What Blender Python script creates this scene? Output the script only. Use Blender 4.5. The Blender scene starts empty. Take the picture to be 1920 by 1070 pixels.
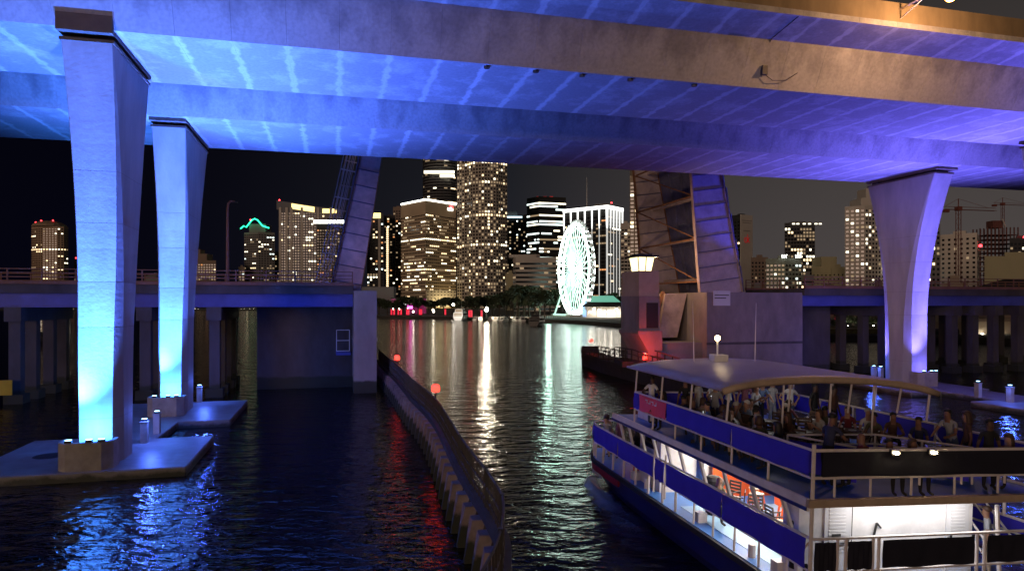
import bpy, bmesh, math, random
from mathutils import Vector, Matrix
random.seed(7)
R = math.radians
scene = bpy.context.scene
C = scene.collection

# ------------------------------------------------------------------ camera, sky, warm fill, exposure
H = 8.28            # camera height above the water
HOR = 566.0         # horizon row in the 1920 px photograph
F = 1280.0          # focal length in those pixels
cam_d = bpy.data.cameras.new('camera')
cam = bpy.data.objects.new('camera', cam_d); C.objects.link(cam)
cam_d.sensor_width = 36; cam_d.lens = 24.0
cam_d.clip_start = 0.1; cam_d.clip_end = 9000
cam.location = (0, 0, H); cam.rotation_euler = (R(90), 0, 0)
cam_d.shift_y = (HOR - 535) / 1920.0
scene.camera = cam

world = bpy.data.worlds.new('World'); scene.world = world; world.use_nodes = True
wn = world.node_tree; wn.nodes.clear()
wo = wn.nodes.new('ShaderNodeOutputWorld')
sky = wn.nodes.new('ShaderNodeTexSky'); sky.sky_type = 'NISHITA'; sky.sun_disc = False
sky.sun_elevation = R(-9); sky.sun_rotation = R(200)
b1 = wn.nodes.new('ShaderNodeBackground'); b1.inputs[1].default_value = 0.05
wn.links.new(sky.outputs[0], b1.inputs[0])
# city sky-glow: grey, strongest low over the city to the right, fading to navy
tc = wn.nodes.new('ShaderNodeTexCoord'); sx = wn.nodes.new('ShaderNodeSeparateXYZ')
wn.links.new(tc.outputs['Generated'], sx.inputs[0])
mr = wn.nodes.new('ShaderNodeMapRange'); mr.interpolation_type = 'SMOOTHSTEP'
mr.inputs[1].default_value = -0.55; mr.inputs[2].default_value = 0.55
wn.links.new(sx.outputs['X'], mr.inputs[0])
ramp = wn.nodes.new('ShaderNodeValToRGB')
ramp.color_ramp.elements[0].color = (0.0012, 0.0012, 0.0040, 1)
ramp.color_ramp.elements[1].color = (0.054, 0.046, 0.044, 1)
e = ramp.color_ramp.elements.new(0.5); e.color = (0.0125, 0.0130, 0.0168, 1)
wn.links.new(mr.outputs[0], ramp.inputs[0])
b2 = wn.nodes.new('ShaderNodeBackground')
mz = wn.nodes.new('ShaderNodeMapRange'); mz.interpolation_type = 'SMOOTHSTEP'      # the glow is strongest near the horizon
mz.inputs[1].default_value = 0.0; mz.inputs[2].default_value = 0.45; mz.inputs[3].default_value = 1.15; mz.inputs[4].default_value = 0.5
wn.links.new(sx.outputs['Z'], mz.inputs[0]); wn.links.new(mz.outputs[0], b2.inputs[1])
wn.links.new(ramp.outputs[0], b2.inputs[0])
ad = wn.nodes.new('ShaderNodeAddShader')
wn.links.new(b1.outputs[0], ad.inputs[0]); wn.links.new(b2.outputs[0], ad.inputs[1])
wn.links.new(ad.outputs[0], wo.inputs[0])

fill_d = bpy.data.lights.new('warm_fill', 'SUN'); warm_fill = bpy.data.objects.new('warm_fill', fill_d); C.objects.link(warm_fill)
fill_d.energy = 0.66; fill_d.angle = R(20); fill_d.color = (1.0, 0.68, 0.50)  # added warm fill from behind the viewer, no sun in this night scene
warm_fill.rotation_euler = Vector((0.42, 0.88, -0.06)).to_track_quat('-Z', 'Y').to_euler()
warm_fill.location = (0, -20, 60)

vs = scene.view_settings
scene.display_settings.display_device = 'sRGB'
vs.view_transform = 'Standard'; vs.look = 'None'; vs.exposure = 0.15; vs.gamma = 1.0
vs.use_curve_mapping = False
cy = scene.cycles
cy.use_denoising = True
try: cy.denoiser = 'OPENIMAGEDENOISE'
except Exception: pass
cy.max_bounces = 6; cy.diffuse_bounces = 2; cy.glossy_bounces = 3; cy.transmission_bounces = 4
cy.sample_clamp_indirect = 4.0; cy.sample_clamp_direct = 0.0
cy.caustics_reflective = False; cy.caustics_refractive = False
cy.use_adaptive_sampling = False
try: cy.use_light_tree = True
except Exception: pass

# ------------------------------------------------------------------ helpers
TH = R(14.5); CT, ST = math.cos(TH), math.sin(TH)
def W(u, v, z=0.0):                       # bridge frame (u along the viaduct, v away) to world
    return Vector((CT*u - ST*v, ST*u + CT*v, z))
def PW(px, py, z=0.0):                    # photo pixel lying at height z
    Y = F*(H - z)/(py - HOR); return Vector(((px-960)/F*Y, Y, z))
def PD(px, Y, z=0.0):                     # photo column at distance Y
    return Vector(((px-960)/F*Y, Y, z))
def ZD(py, Y):                            # height of a photo row at distance Y
    return H + (HOR - py)*Y/F
def UP(px, v):                            # u of a photo column on the plane v
    a = (px-960)/F; Y = v/(CT - ST*a); return CT*a*Y + ST*Y

MATS = {}
def mat(name, col, rough=0.6, metal=0.0, var=0.25, vscale=0.6, bump=0.0, bscale=8.0, emit=None, es=0.0,
        sample=True, spec=0.5, streak=0.0, form=0.0, tide=None):
    if name in MATS: return MATS[name]
    m = bpy.data.materials.new(name); m.use_nodes = True; MATS[name] = m
    nt = m.node_tree; bs = nt.nodes['Principled BSDF']
    bs.inputs['Roughness'].default_value = rough; bs.inputs['Metallic'].default_value = metal
    bs.inputs['Specular IOR Level'].default_value = spec
    bs.inputs['Base Color'].default_value = (*col, 1)
    if var > 0 or bump > 0:
        ge = nt.nodes.new('ShaderNodeNewGeometry')
        mp = nt.nodes.new('ShaderNodeMapping'); nt.links.new(ge.outputs['Position'], mp.inputs[0])
        if streak > 0: mp.inputs['Scale'].default_value = (1, 1, streak)
        nz = nt.nodes.new('ShaderNodeTexNoise'); nz.inputs['Scale'].default_value = vscale
        nz.inputs['Detail'].default_value = 6; nz.inputs['Roughness'].default_value = 0.65
        nt.links.new(mp.outputs[0], nz.inputs[0])
        if var > 0:
            r = nt.nodes.new('ShaderNodeValToRGB')
            r.color_ramp.elements[0].position = 0.3; r.color_ramp.elements[1].position = 0.72
            r.color_ramp.elements[0].color = (*[c*(1-var) for c in col], 1)
            r.color_ramp.elements[1].color = (*[min(1, c*(1+var*0.7)) for c in col], 1)
            nt.links.new(nz.outputs[0], r.inputs[0]); nt.links.new(r.outputs[0], bs.inputs['Base Color'])
            if tide is not None:              # algae band left by the tide, its upper edge uneven
                sz = nt.nodes.new('ShaderNodeSeparateXYZ'); nt.links.new(ge.outputs['Position'], sz.inputs[0])
                ma = nt.nodes.new('ShaderNodeMath'); ma.operation = 'MULTIPLY_ADD'; ma.inputs[1].default_value = -0.9; nt.links.new(nz.outputs[0], ma.inputs[0]); nt.links.new(sz.outputs['Z'], ma.inputs[2])
                mt_ = nt.nodes.new('ShaderNodeMapRange'); mt_.inputs[1].default_value = tide-0.55; mt_.inputs[2].default_value = tide-0.35; nt.links.new(ma.outputs[0], mt_.inputs[0])
                mxt = nt.nodes.new('ShaderNodeMix'); mxt.data_type = 'RGBA'; mxt.inputs[6].default_value = (0.035,0.04,0.025,1)
                nt.links.new(mt_.outputs[0], mxt.inputs[0]); nt.links.new(r.outputs[0], mxt.inputs[7]); nt.links.new(mxt.outputs[2], bs.inputs['Base Color'])
        if bump > 0:
            n2 = nt.nodes.new('ShaderNodeTexNoise'); n2.inputs['Scale'].default_value = bscale
            n2.inputs['Detail'].default_value = 4
            nt.links.new(ge.outputs['Position'], n2.inputs[0])
            bp = nt.nodes.new('ShaderNodeBump'); bp.inputs['Strength'].default_value = bump
            bp.inputs['Distance'].default_value = 0.05
            nt.links.new(n2.outputs[0], bp.inputs['Height']); nt.links.new(bp.outputs[0], bs.inputs['Normal'])
    if form > 0:                      # board-marked formwork relief
        wv = nt.nodes.new('ShaderNodeTexWave'); wv.bands_direction = 'Z'; wv.inputs['Scale'].default_value = 0.9; wv.inputs['Distortion'].default_value = 1.5; wv.inputs['Detail'].default_value = 3
        nt.links.new(ge.outputs['Position'], wv.inputs[0]); b4 = nt.nodes.new('ShaderNodeBump'); b4.inputs['Strength'].default_value = form; b4.inputs['Distance'].default_value = 0.04
        nt.links.new(wv.outputs[0], b4.inputs['Height'])
        if bump > 0: nt.links.new(bp.outputs[0], b4.inputs['Normal'])
        nt.links.new(b4.outputs[0], bs.inputs['Normal'])
    if emit is not None:
        bs.inputs['Emission Color'].default_value = (*emit, 1); bs.inputs['Emission Strength'].default_value = es
    if not sample:
        try: m.cycles.emission_sampling = 'NONE'
        except Exception: pass
    return m
def glow(name, col, es, sample=False):
    return mat(name, (0.05, 0.05, 0.05), 0.5, var=0, emit=col, es=es, sample=sample)

class MB:
    def __init__(s): s.v = []; s.f = []; s.m = []; s.sm = False
    def add(s, vs, fs, mi=0):
        b = len(s.v); s.v += [tuple(p) for p in vs]
        s.f += [tuple(b+i for i in f) for f in fs]; s.m += [mi]*len(fs); return s
    def box(s, x0, x1, y0, y1, z0, z1, mi=0):
        return s.add([(x0,y0,z0),(x1,y0,z0),(x1,y1,z0),(x0,y1,z0),(x0,y0,z1),(x1,y0,z1),(x1,y1,z1),(x0,y1,z1)],
                     [(0,3,2,1),(4,5,6,7),(0,1,5,4),(1,2,6,5),(2,3,7,6),(3,0,4,7)], mi)
    def obox(s, c, ax, ay, az, hx, hy, hz, mi=0):      # oriented box, half sizes
        c, ax, ay, az = Vector(c), Vector(ax).normalized()*hx, Vector(ay).normalized()*hy, Vector(az).normalized()*hz
        vs = [c+i*ax+j*ay+k*az for k in (-1,1) for (i,j) in ((-1,-1),(1,-1),(1,1),(-1,1))]
        return s.add(vs, [(0,3,2,1),(4,5,6,7),(0,1,5,4),(1,2,6,5),(2,3,7,6),(3,0,4,7)], mi)
    def beam(s, p, q, w, h=None, up=(0,0,1), mi=0):     # rectangular bar from p to q
        p, q = Vector(p), Vector(q); d = q-p
        if d.length < 1e-6: return s
        h = w if h is None else h
        a = d.normalized(); u = Vector(up)
        if abs(a.dot(u)) > 0.97: u = Vector((1,0,0))
        sd = a.cross(u).normalized(); u = sd.cross(a)
        return s.obox((p+q)/2, a, sd, u, d.length/2, w/2, h/2, mi)
    def tube(s, pts, r, n=8, mi=0, caps=True, closed=False):
        pts = [Vector(p) for p in pts]; rs = r if isinstance(r, (list, tuple)) else [r]*len(pts)
        b = len(s.v); N = len(pts); prev = None
        for i, p in enumerate(pts):
            if closed: d = pts[(i+1) % N]-pts[i-1]
            else: d = pts[min(i+1, N-1)]-pts[max(i-1, 0)]
            d = d.normalized() if d.length > 1e-9 else Vector((0,0,1))
            if prev is None:
                u = Vector((0,0,1)) if abs(d.z) < 0.9 else Vector((1,0,0))
                u = (u - d*u.dot(d)).normalized()
            else:
                u = prev - d*prev.dot(d); u = u.normalized() if u.length > 1e-6 else Vector((1,0,0))
            prev = u; w = d.cross(u)
            for k in range(n):
                a = 2*math.pi*k/n; s.v.append(tuple(p+(u*math.cos(a)+w*math.sin(a))*rs[i]))
        for i in range(N if closed else N-1):
            j = (i+1) % N
            for k in range(n):
                s.f.append((b+i*n+k, b+i*n+(k+1) % n, b+j*n+(k+1) % n, b+j*n+k)); s.m.append(mi)
        if caps and not closed:
            s.f.append(tuple(b+k for k in range(n))[::-1]); s.m.append(mi)
            s.f.append(tuple(b+(N-1)*n+k for k in range(n))); s.m.append(mi)
        return s
    def prism(s, poly, z0, z1, mi=0):                   # polygon (x,y) extruded in z
        n = len(poly); a = sum(poly[i][0]*poly[(i+1) % n][1]-poly[(i+1) % n][0]*poly[i][1] for i in range(n))
        if a < 0: poly = poly[::-1]
        return s.add([(x,y,z0) for x,y in poly]+[(x,y,z1) for x,y in poly],
                     [tuple(range(n))[::-1], tuple(range(n, 2*n))]+[(i,(i+1) % n,n+(i+1) % n,n+i) for i in range(n)], mi)
    def loft(s, rings, mi=0, cap=True):
        n = len(rings[0]); b = len(s.v)
        for r in rings: s.v += [tuple(p) for p in r]
        for i in range(len(rings)-1):
            for k in range(n):
                s.f.append((b+i*n+k, b+i*n+(k+1) % n, b+(i+1)*n+(k+1) % n, b+(i+1)*n+k)); s.m.append(mi)
        if cap:
            s.f.append(tuple(b+k for k in range(n))[::-1]); s.m.append(mi)
            s.f.append(tuple(b+(len(rings)-1)*n+k for k in range(n))); s.m.append(mi)
        return s
    def lathe(s, prof, c=(0,0,0), n=12, mi=0):
        rings = [[(c[0]+r*math.cos(2*math.pi*k/n), c[1]+r*math.sin(2*math.pi*k/n), c[2]+z) for k in range(n)] for r, z in prof]
        return s.loft(rings, mi)
    def quad(s, a, b, c, d, mi=0): return s.add([a,b,c,d], [(0,1,2,3)], mi)
    def mesh(s, name, mats, smooth=False):
        me = bpy.data.meshes.new(name); me.from_pydata(s.v, [], s.f); me.validate(clean_customdata=False)
        for m in (mats if isinstance(mats, (list, tuple)) else [mats]): me.materials.append(m)
        if len(me.polygons) == len(s.m): me.polygons.foreach_set('material_index', s.m)
        if smooth or s.sm: me.polygons.foreach_set('use_smooth', [True]*len(me.polygons))
        me.update(); return me
    def build(s, name, mats, parent=None, smooth=False, kind=None):
        return link(name, s.mesh(name, mats, smooth), parent, kind)
def link(name, me, parent=None, kind=None):
    o = bpy.data.objects.new(name, me); C.objects.link(o)
    if parent is not None: o.parent = parent
    if kind: o['kind'] = kind
    return o
def tag(o, label, cat, group=None, kind=None):
    o['label'] = label; o['category'] = cat
    if group: o['group'] = group
    if kind: o['kind'] = kind
    return o
def thing(name, label, cat, loc=(0,0,0), rz=0.0, group=None):
    o = bpy.data.objects.new(name, None); C.objects.link(o); o.location = loc; o.rotation_euler = (0,0,rz)
    o.empty_display_size = 0.3
    return tag(o, label, cat, group)
def copy_tree(o, parent=None):
    c = o.copy(); C.objects.link(c); c.parent = parent
    for ch in list(o.children): copy_tree(ch, c)
    return c
def uvthing(name, label, cat, u, v, z=0.0, group=None):
    return thing(name, label, cat, W(u, v, z), TH, group)
def spot(name, parent, loc, to, power, col, size=60, blend=0.6, rad=0.15):
    d = bpy.data.lights.new(name, 'SPOT'); d.energy = power; d.color = col
    d.spot_size = R(size); d.spot_blend = blend; d.shadow_soft_size = rad
    o = bpy.data.objects.new(name, d); C.objects.link(o); o.parent = parent; o.location = loc
    o.rotation_euler = (Vector(to)-Vector(loc)).to_track_quat('-Z', 'Y').to_euler(); return o
def point(name, parent, loc, power, col, rad=0.1):
    d = bpy.data.lights.new(name, 'POINT'); d.energy = power; d.color = col; d.shadow_soft_size = rad
    o = bpy.data.objects.new(name, d); C.objects.link(o); o.parent = parent; o.location = loc; return o
def area(name, parent, loc, to, power, col, sx, sy):
    d = bpy.data.lights.new(name, 'AREA'); d.energy = power; d.color = col; d.shape = 'RECTANGLE'; d.size = sx; d.size_y = sy
    o = bpy.data.objects.new(name, d); C.objects.link(o); o.parent = parent; o.location = loc
    o.rotation_euler = (Vector(to)-Vector(loc)).to_track_quat('-Z', 'Y').to_euler(); return o
BLUE = (0.072, 0.155, 1.0); VIOLET = (0.15, 0.125, 1.0)
# ------------------------------------------------------------------ water and shore
def water_material():
    m = bpy.data.materials.new('bay_water'); m.use_nodes = True; nt = m.node_tree; bs = nt.nodes['Principled BSDF']
    bs.inputs['Base Color'].default_value = (0.004, 0.006, 0.008, 1)
    bs.inputs['Roughness'].default_value = 0.085; bs.inputs['IOR'].default_value = 1.333
    ge = nt.nodes.new('ShaderNodeNewGeometry')
    def layer(scale, sx, sy, rot, detail):
        mp = nt.nodes.new('ShaderNodeMapping'); mp.inputs['Scale'].default_value = (sx, sy, 1)
        mp.inputs['Rotation'].default_value = (0, 0, rot)
        nt.links.new(ge.outputs['Position'], mp.inputs[0])
        n = nt.nodes.new('ShaderNodeTexNoise'); n.inputs['Scale'].default_value = scale; n.inputs['Detail'].default_value = detail
        n.inputs['Roughness'].default_value = 0.55; n.inputs['Distortion'].default_value = 0.4
        nt.links.new(mp.outputs[0], n.inputs[0]); return n.outputs[0]
    a = layer(0.8, 0.7, 1.3, R(12), 2); b = layer(3.3, 0.75, 1.2, R(-14), 3)
    ca = layer(0.05, 1.0, 1.6, R(30), 3); cm = nt.nodes.new('ShaderNodeMapRange'); cm.inputs[1].default_value = 0.32; cm.inputs[2].default_value = 0.66; cm.inputs[3].default_value = 0.45; cm.inputs[4].default_value = 1.0; nt.links.new(ca, cm.inputs[0])
    b1_ = nt.nodes.new('ShaderNodeBump'); b1_.inputs['Strength'].default_value = 1.0; b1_.inputs['Distance'].default_value = 0.25; nt.links.new(cm.outputs[0], b1_.inputs['Strength'])
    b2_ = nt.nodes.new('ShaderNodeBump'); b2_.inputs['Strength'].default_value = 1.0; b2_.inputs['Distance'].default_value = 0.045
    nt.links.new(a, b1_.inputs['Height']); nt.links.new(b, b2_.inputs['Height'])
    nt.links.new(b1_.outputs[0], b2_.inputs['Normal']); nt.links.new(b2_.outputs[0], bs.inputs['Normal'])
    return m
wm = MB(); wm.quad((-4000,-300,0),(4000,-300,0),(4000,4000,0),(-4000,4000,0))
wt = wm.build('water', water_material()); wt['kind'] = 'structure'

M_ground = mat('shore_soil', (0.05,0.05,0.045), 0.9, var=0.4, vscale=0.05)
shore = [(-3500,700),(-900,690),(PD(0,690).x,690),(PD(300,690).x,690),(PD(600,660).x,660),(PD(650,352).x,352)]
for px, py in ((709,597),(780,598),(860,598.5),(930,600),(1000,603),(1060,606),(1110,609),(1165,613.5),(1230,618)):
    p = PW(px, py, 0); shore.append((p.x, p.y))
for px, Y in ((1350,190),(1480,158),(1560,146),(1660,143),(1760,141),(1840,136),(1920,128),(2300,110)):
    p = PD(px, Y); shore.append((p.x, p.y))
shore += [(3500,110),(3500,3900),(-3500,3900)]
g = MB().prism(shore, -3.0, 1.25).build('shore_ground', M_ground); g['kind'] = 'structure'

# ------------------------------------------------------------------ the high concrete viaduct
def girder_material(name, stripes):
    m = bpy.data.materials.new(name); m.use_nodes = True; nt = m.node_tree; bs = nt.nodes['Principled BSDF']
    N = nt.nodes.new; L = nt.links.new
    bs.inputs['Roughness'].default_value = 0.75
    tcn = N('ShaderNodeTexCoord'); ge = N('ShaderNodeNewGeometry')
    sep = N('ShaderNodeSeparateXYZ'); L(tcn.outputs['Object'], sep.inputs[0])
    n1 = N('ShaderNodeTexNoise'); n1.inputs['Scale'].default_value = 0.55; n1.inputs['Detail'].default_value = 7; n1.inputs['Roughness'].default_value = 0.62
    L(ge.outputs['Position'], n1.inputs[0])
    n3 = N('ShaderNodeTexNoise'); n3.inputs['Scale'].default_value = 6; n3.inputs['Detail'].default_value = 5; L(ge.outputs['Position'], n3.inputs[0])
    if stripes:
        # pale leached band along each joint, its width wandering with the noise
        a = N('ShaderNodeMath'); a.operation = 'PINGPONG'; a.inputs[1].default_value = 1.225; L(sep.outputs['X'], a.inputs[0])
        n4 = N('ShaderNodeTexNoise'); n4.inputs['Scale'].default_value = 1.5; n4.inputs['Detail'].default_value = 8; n4.inputs['Roughness'].default_value = 0.65; L(ge.outputs['Position'], n4.inputs[0])
        j = N('ShaderNodeMath'); j.operation = 'MULTIPLY_ADD'; j.inputs[1].default_value = 0.9; L(n4.outputs[0], j.inputs[0]); L(a.outputs[0], j.inputs[2])
        ms_ = N('ShaderNodeMapRange'); ms_.inputs[1].default_value = 0.55; ms_.inputs[2].default_value = 0.68; ms_.inputs[3].default_value = 1.0; ms_.inputs[4].default_value = 0.0
        L(j.outputs[0], ms_.inputs[0])
        n1.inputs['Scale'].default_value = 0.5; n1.inputs['Detail'].default_value = 9; n1.inputs['Roughness'].default_value = 0.68
        pb = N('ShaderNodeMapRange'); pb.inputs[1].default_value = 0.50; pb.inputs[2].default_value = 0.60; pb.inputs[4].default_value = 0.5
        L(n1.outputs[0], pb.inputs[0])
        mr_ = N('ShaderNodeMath'); mr_.operation = 'MAXIMUM'; L(ms_.outputs[0], mr_.inputs[0]); L(pb.outputs[0], mr_.inputs[1])
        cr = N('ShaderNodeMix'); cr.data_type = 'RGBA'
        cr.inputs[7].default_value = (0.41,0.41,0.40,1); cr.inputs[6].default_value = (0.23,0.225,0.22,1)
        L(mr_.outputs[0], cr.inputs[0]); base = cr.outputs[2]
    else:
        # dark runs hanging from the deck edge on a paler web
        mp = N('ShaderNodeMapping'); mp.inputs['Scale'].default_value = (0.8,0.8,0.22); L(ge.outputs['Position'], mp.inputs[0])
        n2 = N('ShaderNodeTexNoise'); n2.inputs['Scale'].default_value = 1.2; n2.inputs['Detail'].default_value = 6; L(mp.outputs[0], n2.inputs[0])
        gz = N('ShaderNodeMapRange'); gz.inputs[1].default_value = 20.5; gz.inputs[2].default_value = 22.9
        gz.inputs[3].default_value = -0.16; gz.inputs[4].default_value = 0.14
        sg = N('ShaderNodeSeparateXYZ'); L(ge.outputs['Position'], sg.inputs[0]); L(sg.outputs['Z'], gz.inputs[0])
        ad_ = N('ShaderNodeMath'); ad_.operation = 'ADD'; L(n2.outputs[0], ad_.inputs[0]); L(gz.outputs[0], ad_.inputs[1])
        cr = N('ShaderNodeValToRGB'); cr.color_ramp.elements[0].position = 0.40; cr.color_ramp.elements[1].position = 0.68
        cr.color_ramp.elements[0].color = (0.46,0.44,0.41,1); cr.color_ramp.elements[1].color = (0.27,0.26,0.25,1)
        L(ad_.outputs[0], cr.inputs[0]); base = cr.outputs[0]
    mx = N('ShaderNodeMix'); mx.data_type = 'RGBA'; mx.blend_type = 'MULTIPLY'; mx.inputs[0].default_value = 0.5
    r3 = N('ShaderNodeValToRGB'); r3.color_ramp.elements[0].position = 0.3; r3.color_ramp.elements[1].position = 0.65
    r3.color_ramp.elements[0].color = (0.6,0.6,0.6,1); L(n3.outputs[0], r3.inputs[0])
    L(base, mx.inputs[6]); L(r3.outputs[0], mx.inputs[7]); L(mx.outputs[2], bs.inputs['Base Color'])
    bp = N('ShaderNodeBump'); bp.inputs['Strength'].default_value = 0.25; bp.inputs['Distance'].default_value = 0.03
    L(n3.outputs[0], bp.inputs['Height']); L(bp.outputs[0], bs.inputs['Normal'])
    return m
M_soffit = girder_material('segment_soffit', True)
M_web = girder_material('segment_web', False)
M_conc = mat('pier_concrete', (0.42,0.41,0.39), 0.75, var=0.26, vscale=0.6, bump=0.3, bscale=5, streak=0.25, form=0.015)
M_dconc = mat('old_concrete', (0.20,0.18,0.165), 0.85, var=0.45, vscale=0.35, bump=0.3, bscale=3, streak=0.4)
M_brown = mat('stained_concrete', (0.17,0.135,0.10), 0.85, var=0.3, vscale=0.8)
M_rubber = mat('bearing_rubber', (0.02,0.02,0.02), 0.8, var=0)
M_steel = mat('dark_steel', (0.05,0.05,0.05), 0.5, 0.6, var=0.2)
M_rail = mat('galvanised_rail', (0.55,0.46,0.43), 0.5, 0.1, var=0.2)

M_par = mat('parapet_concrete', (0.20,0.15,0.08), 0.85, var=0.35, vscale=0.7, streak=0.3)
SEG = 2.45
def girder(v0, v1, label, us):
    root = uvthing('bridge_deck', label, 'bridge', 0.2+SEG*us[0], v0, 0)
    w = v1-v0; oh = 3.6
    sl = 1.15
    ring = [(0,20.5),(w,20.5),(w+sl,22.85),(w+oh,23.2),(w+oh,23.5),(-oh,23.5),(-oh,23.2),(-sl,22.85)]
    mb = MB(); n = len(ring); g = 0.002
    c = 0.008
    rings = []
    for x, k in ((g, 1), (g+c, 0), (SEG-g-c, 0), (SEG-g, 1)):       # small chamfer at each joint
        rr = []
        for (vv, zz) in ring:
            dv = (c if vv < w/2 else -c)*k; dz = (c if zz < 22 else 0)*k
            rr.append((x, vv+dv, zz+dz))
        rings.append(rr)
    mb.loft(rings)
    mb.m = []
    for i in range(3):
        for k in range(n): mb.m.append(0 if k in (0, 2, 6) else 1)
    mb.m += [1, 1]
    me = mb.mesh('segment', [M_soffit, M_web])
    # key blocks that close the joints a little above the soffit
    for i in range(us[0], us[1]):
        o = link('segment', me, root); o.location.x = SEG*(i-us[0])
    L_ = SEG*(us[1]-us[0])
    core = MB(); core.box(0.1, L_-0.1, 0.12, w-0.12, 20.62, 23.2); core.build('tendon_core', M_dconc, root)
    for vv, sgn in ((-oh, 1), (w+oh, -1)):
        p = MB()
        a = [(vv+0.02*sgn, 23.501), (vv+0.02*sgn, 24.56), (vv+0.24*sgn, 24.56), (vv+0.30*sgn, 23.8), (vv+0.46*sgn, 23.51)]
        p.loft([[(0, q, z) for q, z in a], [(L_, q, z) for q, z in a]])
        p.build('parapet', M_par, root)
    return root
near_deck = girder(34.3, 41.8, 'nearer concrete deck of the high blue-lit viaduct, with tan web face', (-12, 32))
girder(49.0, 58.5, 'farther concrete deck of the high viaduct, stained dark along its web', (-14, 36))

for px in (913, 1005, 1092, 1182, 1302):                 # drain outlets along the near soffit edge
    uu = UP(px, 34.6)
    MB().lathe([(0.16,-0.10),(0.17,0.0),(0.10,0.02)], (uu-(0.2+SEG*-12), 0.32, 20.495), 10).build('drain_outlet', M_steel, near_deck)
def octo(u, v, z, a, b, cu, cv):
    return [(u-a+cu,v-b,z),(u+a-cu,v-b,z),(u+a,v-b+cv,z),(u+a,v+b-cv,z),(u+a-cu,v+b,z),(u-a+cu,v+b,z),(u-a,v+b-cv,z),(u-a,v-b+cv,z)]
def pier(u0, label, vb, bb, vt, bt, ab=0.9, du=0.0):
    r = uvthing('bridge_pier', label, 'pier', u0, vb, 0.45, 'concrete piers of the viaduct')
    rings = []; zt = 19.5; lifts = [0, 2.2, 4.4, 6.6, 8.8, 10.4, 11.6, 12.8, 14, 15.2, 16.4, 17.6, 18.6, 19.5]
    for z in lifts:
        t = max(0.0, (z-6.0)/(zt-6.0)); k = t**1.9
        b = bb+(bt-bb)*k; a = ab+(1.04-ab)*t; v = (vt-vb)*k; q = 1-min(1, z/zt)**1.3
        rings.append(octo(du*(1-t), v, z, a, b, 0.03+0.27*q, 0.06+0.78*q))
    MB().loft(rings).build('shaft', M_conc, r)
    for z in (2.2, 6.6, 8.8, 11.6, 14.0):          # pour joints
        t = max(0.0, (z-6.0)/(zt-6.0)); k = t**1.9
        b = bb+(bt-bb)*k; a = ab+(1.04-ab)*t; v = (vt-vb)*k; q = 1-min(1, z/zt)**1.3
        jb = MB(); jb.loft([octo(du*(1-t), v, z-0.006, a+0.003, b+0.003, 0.03+0.27*q, 0.06+0.78*q), octo(du*(1-t), v, z+0.006, a+0.003, b+0.003, 0.03+0.27*q, 0.06+0.78*q)])
        jb.build('pour_joint', M_dconc, r)
    cap = MB(); cap.box(-1.1, 1.1, vt-vb-bt-0.06, vt-vb+bt+0.06, 19.501, 19.64); cap.build('cap_slab', M_brown, r)
    for dv in (-bt+0.8, bt-0.8):
        for du in (-0.55, 0.55):
            MB().box(du-0.35, du+0.35, vt-vb+dv-0.4, vt-vb+dv+0.4, 19.641, 19.83).build('bearing_pad', M_rubber, r)
    d = MB(); d.box(-1.12, 1.12, vt-vb-bt-0.42, vt-vb+bt+0.1, 19.831, 20.497); d.build('bearing_block', M_brown, r)
    f = MB(); f.box(-1.12, 1.12, vt-vb-bt-0.42, vt-vb-bt-0.03 if vt < 45 else vt-vb-bt-0.2, 20.4971, 21.0); f.build('bearing_upstand', M_brown, r)
    return r
pier(-10.8, 'near left pier carrying the tan-faced deck, lit cyan at its foot', 38.5, 1.55, 37.55, 3.1, 1.0, -0.4)
pier(-10.8, 'farther left pier under the stained deck, behind the near left pier', 54.2, 1.75, 54.0, 4.05, 0.95, -0.4)
pier(53.6, 'purple-grey flared pier rising behind the tour boat canopy', 54.6, 1.6, 54.3, 4.0, 1.15)
pier(51.6, 'right-hand pier of the tan-faced deck, almost wholly out of sight', 38.5, 1.55, 37.55, 3.1)

# footings
def footing(label, u0, mir):
    r = uvthing('pier_footing', label, 'footing', u0, 46, 0)
    pts = [(-4.9,35.4),(4.0,35.4),(4.0,43.2),(0.9,43.2),(0.9,48.8),(4.1,48.8),(4.1,58.2),(-4.5,58.2),(-4.5,48.8),(-3.2,48.8),(-3.2,44.2),(-5.6,44.2),(-5.6,38.4)]
    pts = [(x*mir, y-46) for x, y in pts]
    o = MB().prism(pts, -1.6, 0.45).build('slab', M_conc_foot, r)
    bv = o.modifiers.new('bevel', 'BEVEL'); bv.width = 0.05; bv.segments = 1; bv.limit_method = 'ANGLE'
    for x, y, s in ((-3.2,39.6,0.75),(-2.4,41.8,0.5)):
        mbp = MB(); mbp.lathe([(s, 0), (s*0.97, 0.012)], (x*mir, y-46, 0.451), 20); mbp.build('cover_plate', M_steel, r)
    return r
M_conc_foot = mat('wet_footing_concrete', (0.24,0.23,0.22), 0.42, var=0.3, vscale=0.8, bump=0.35, bscale=2.5, tide=0.24)
footing('blue-lit concrete footing slab with a water notch under the left piers', -10.9, 1)
footing('blue-lit concrete footing slab beyond the tour boat stern', 52.6, -1)

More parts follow.
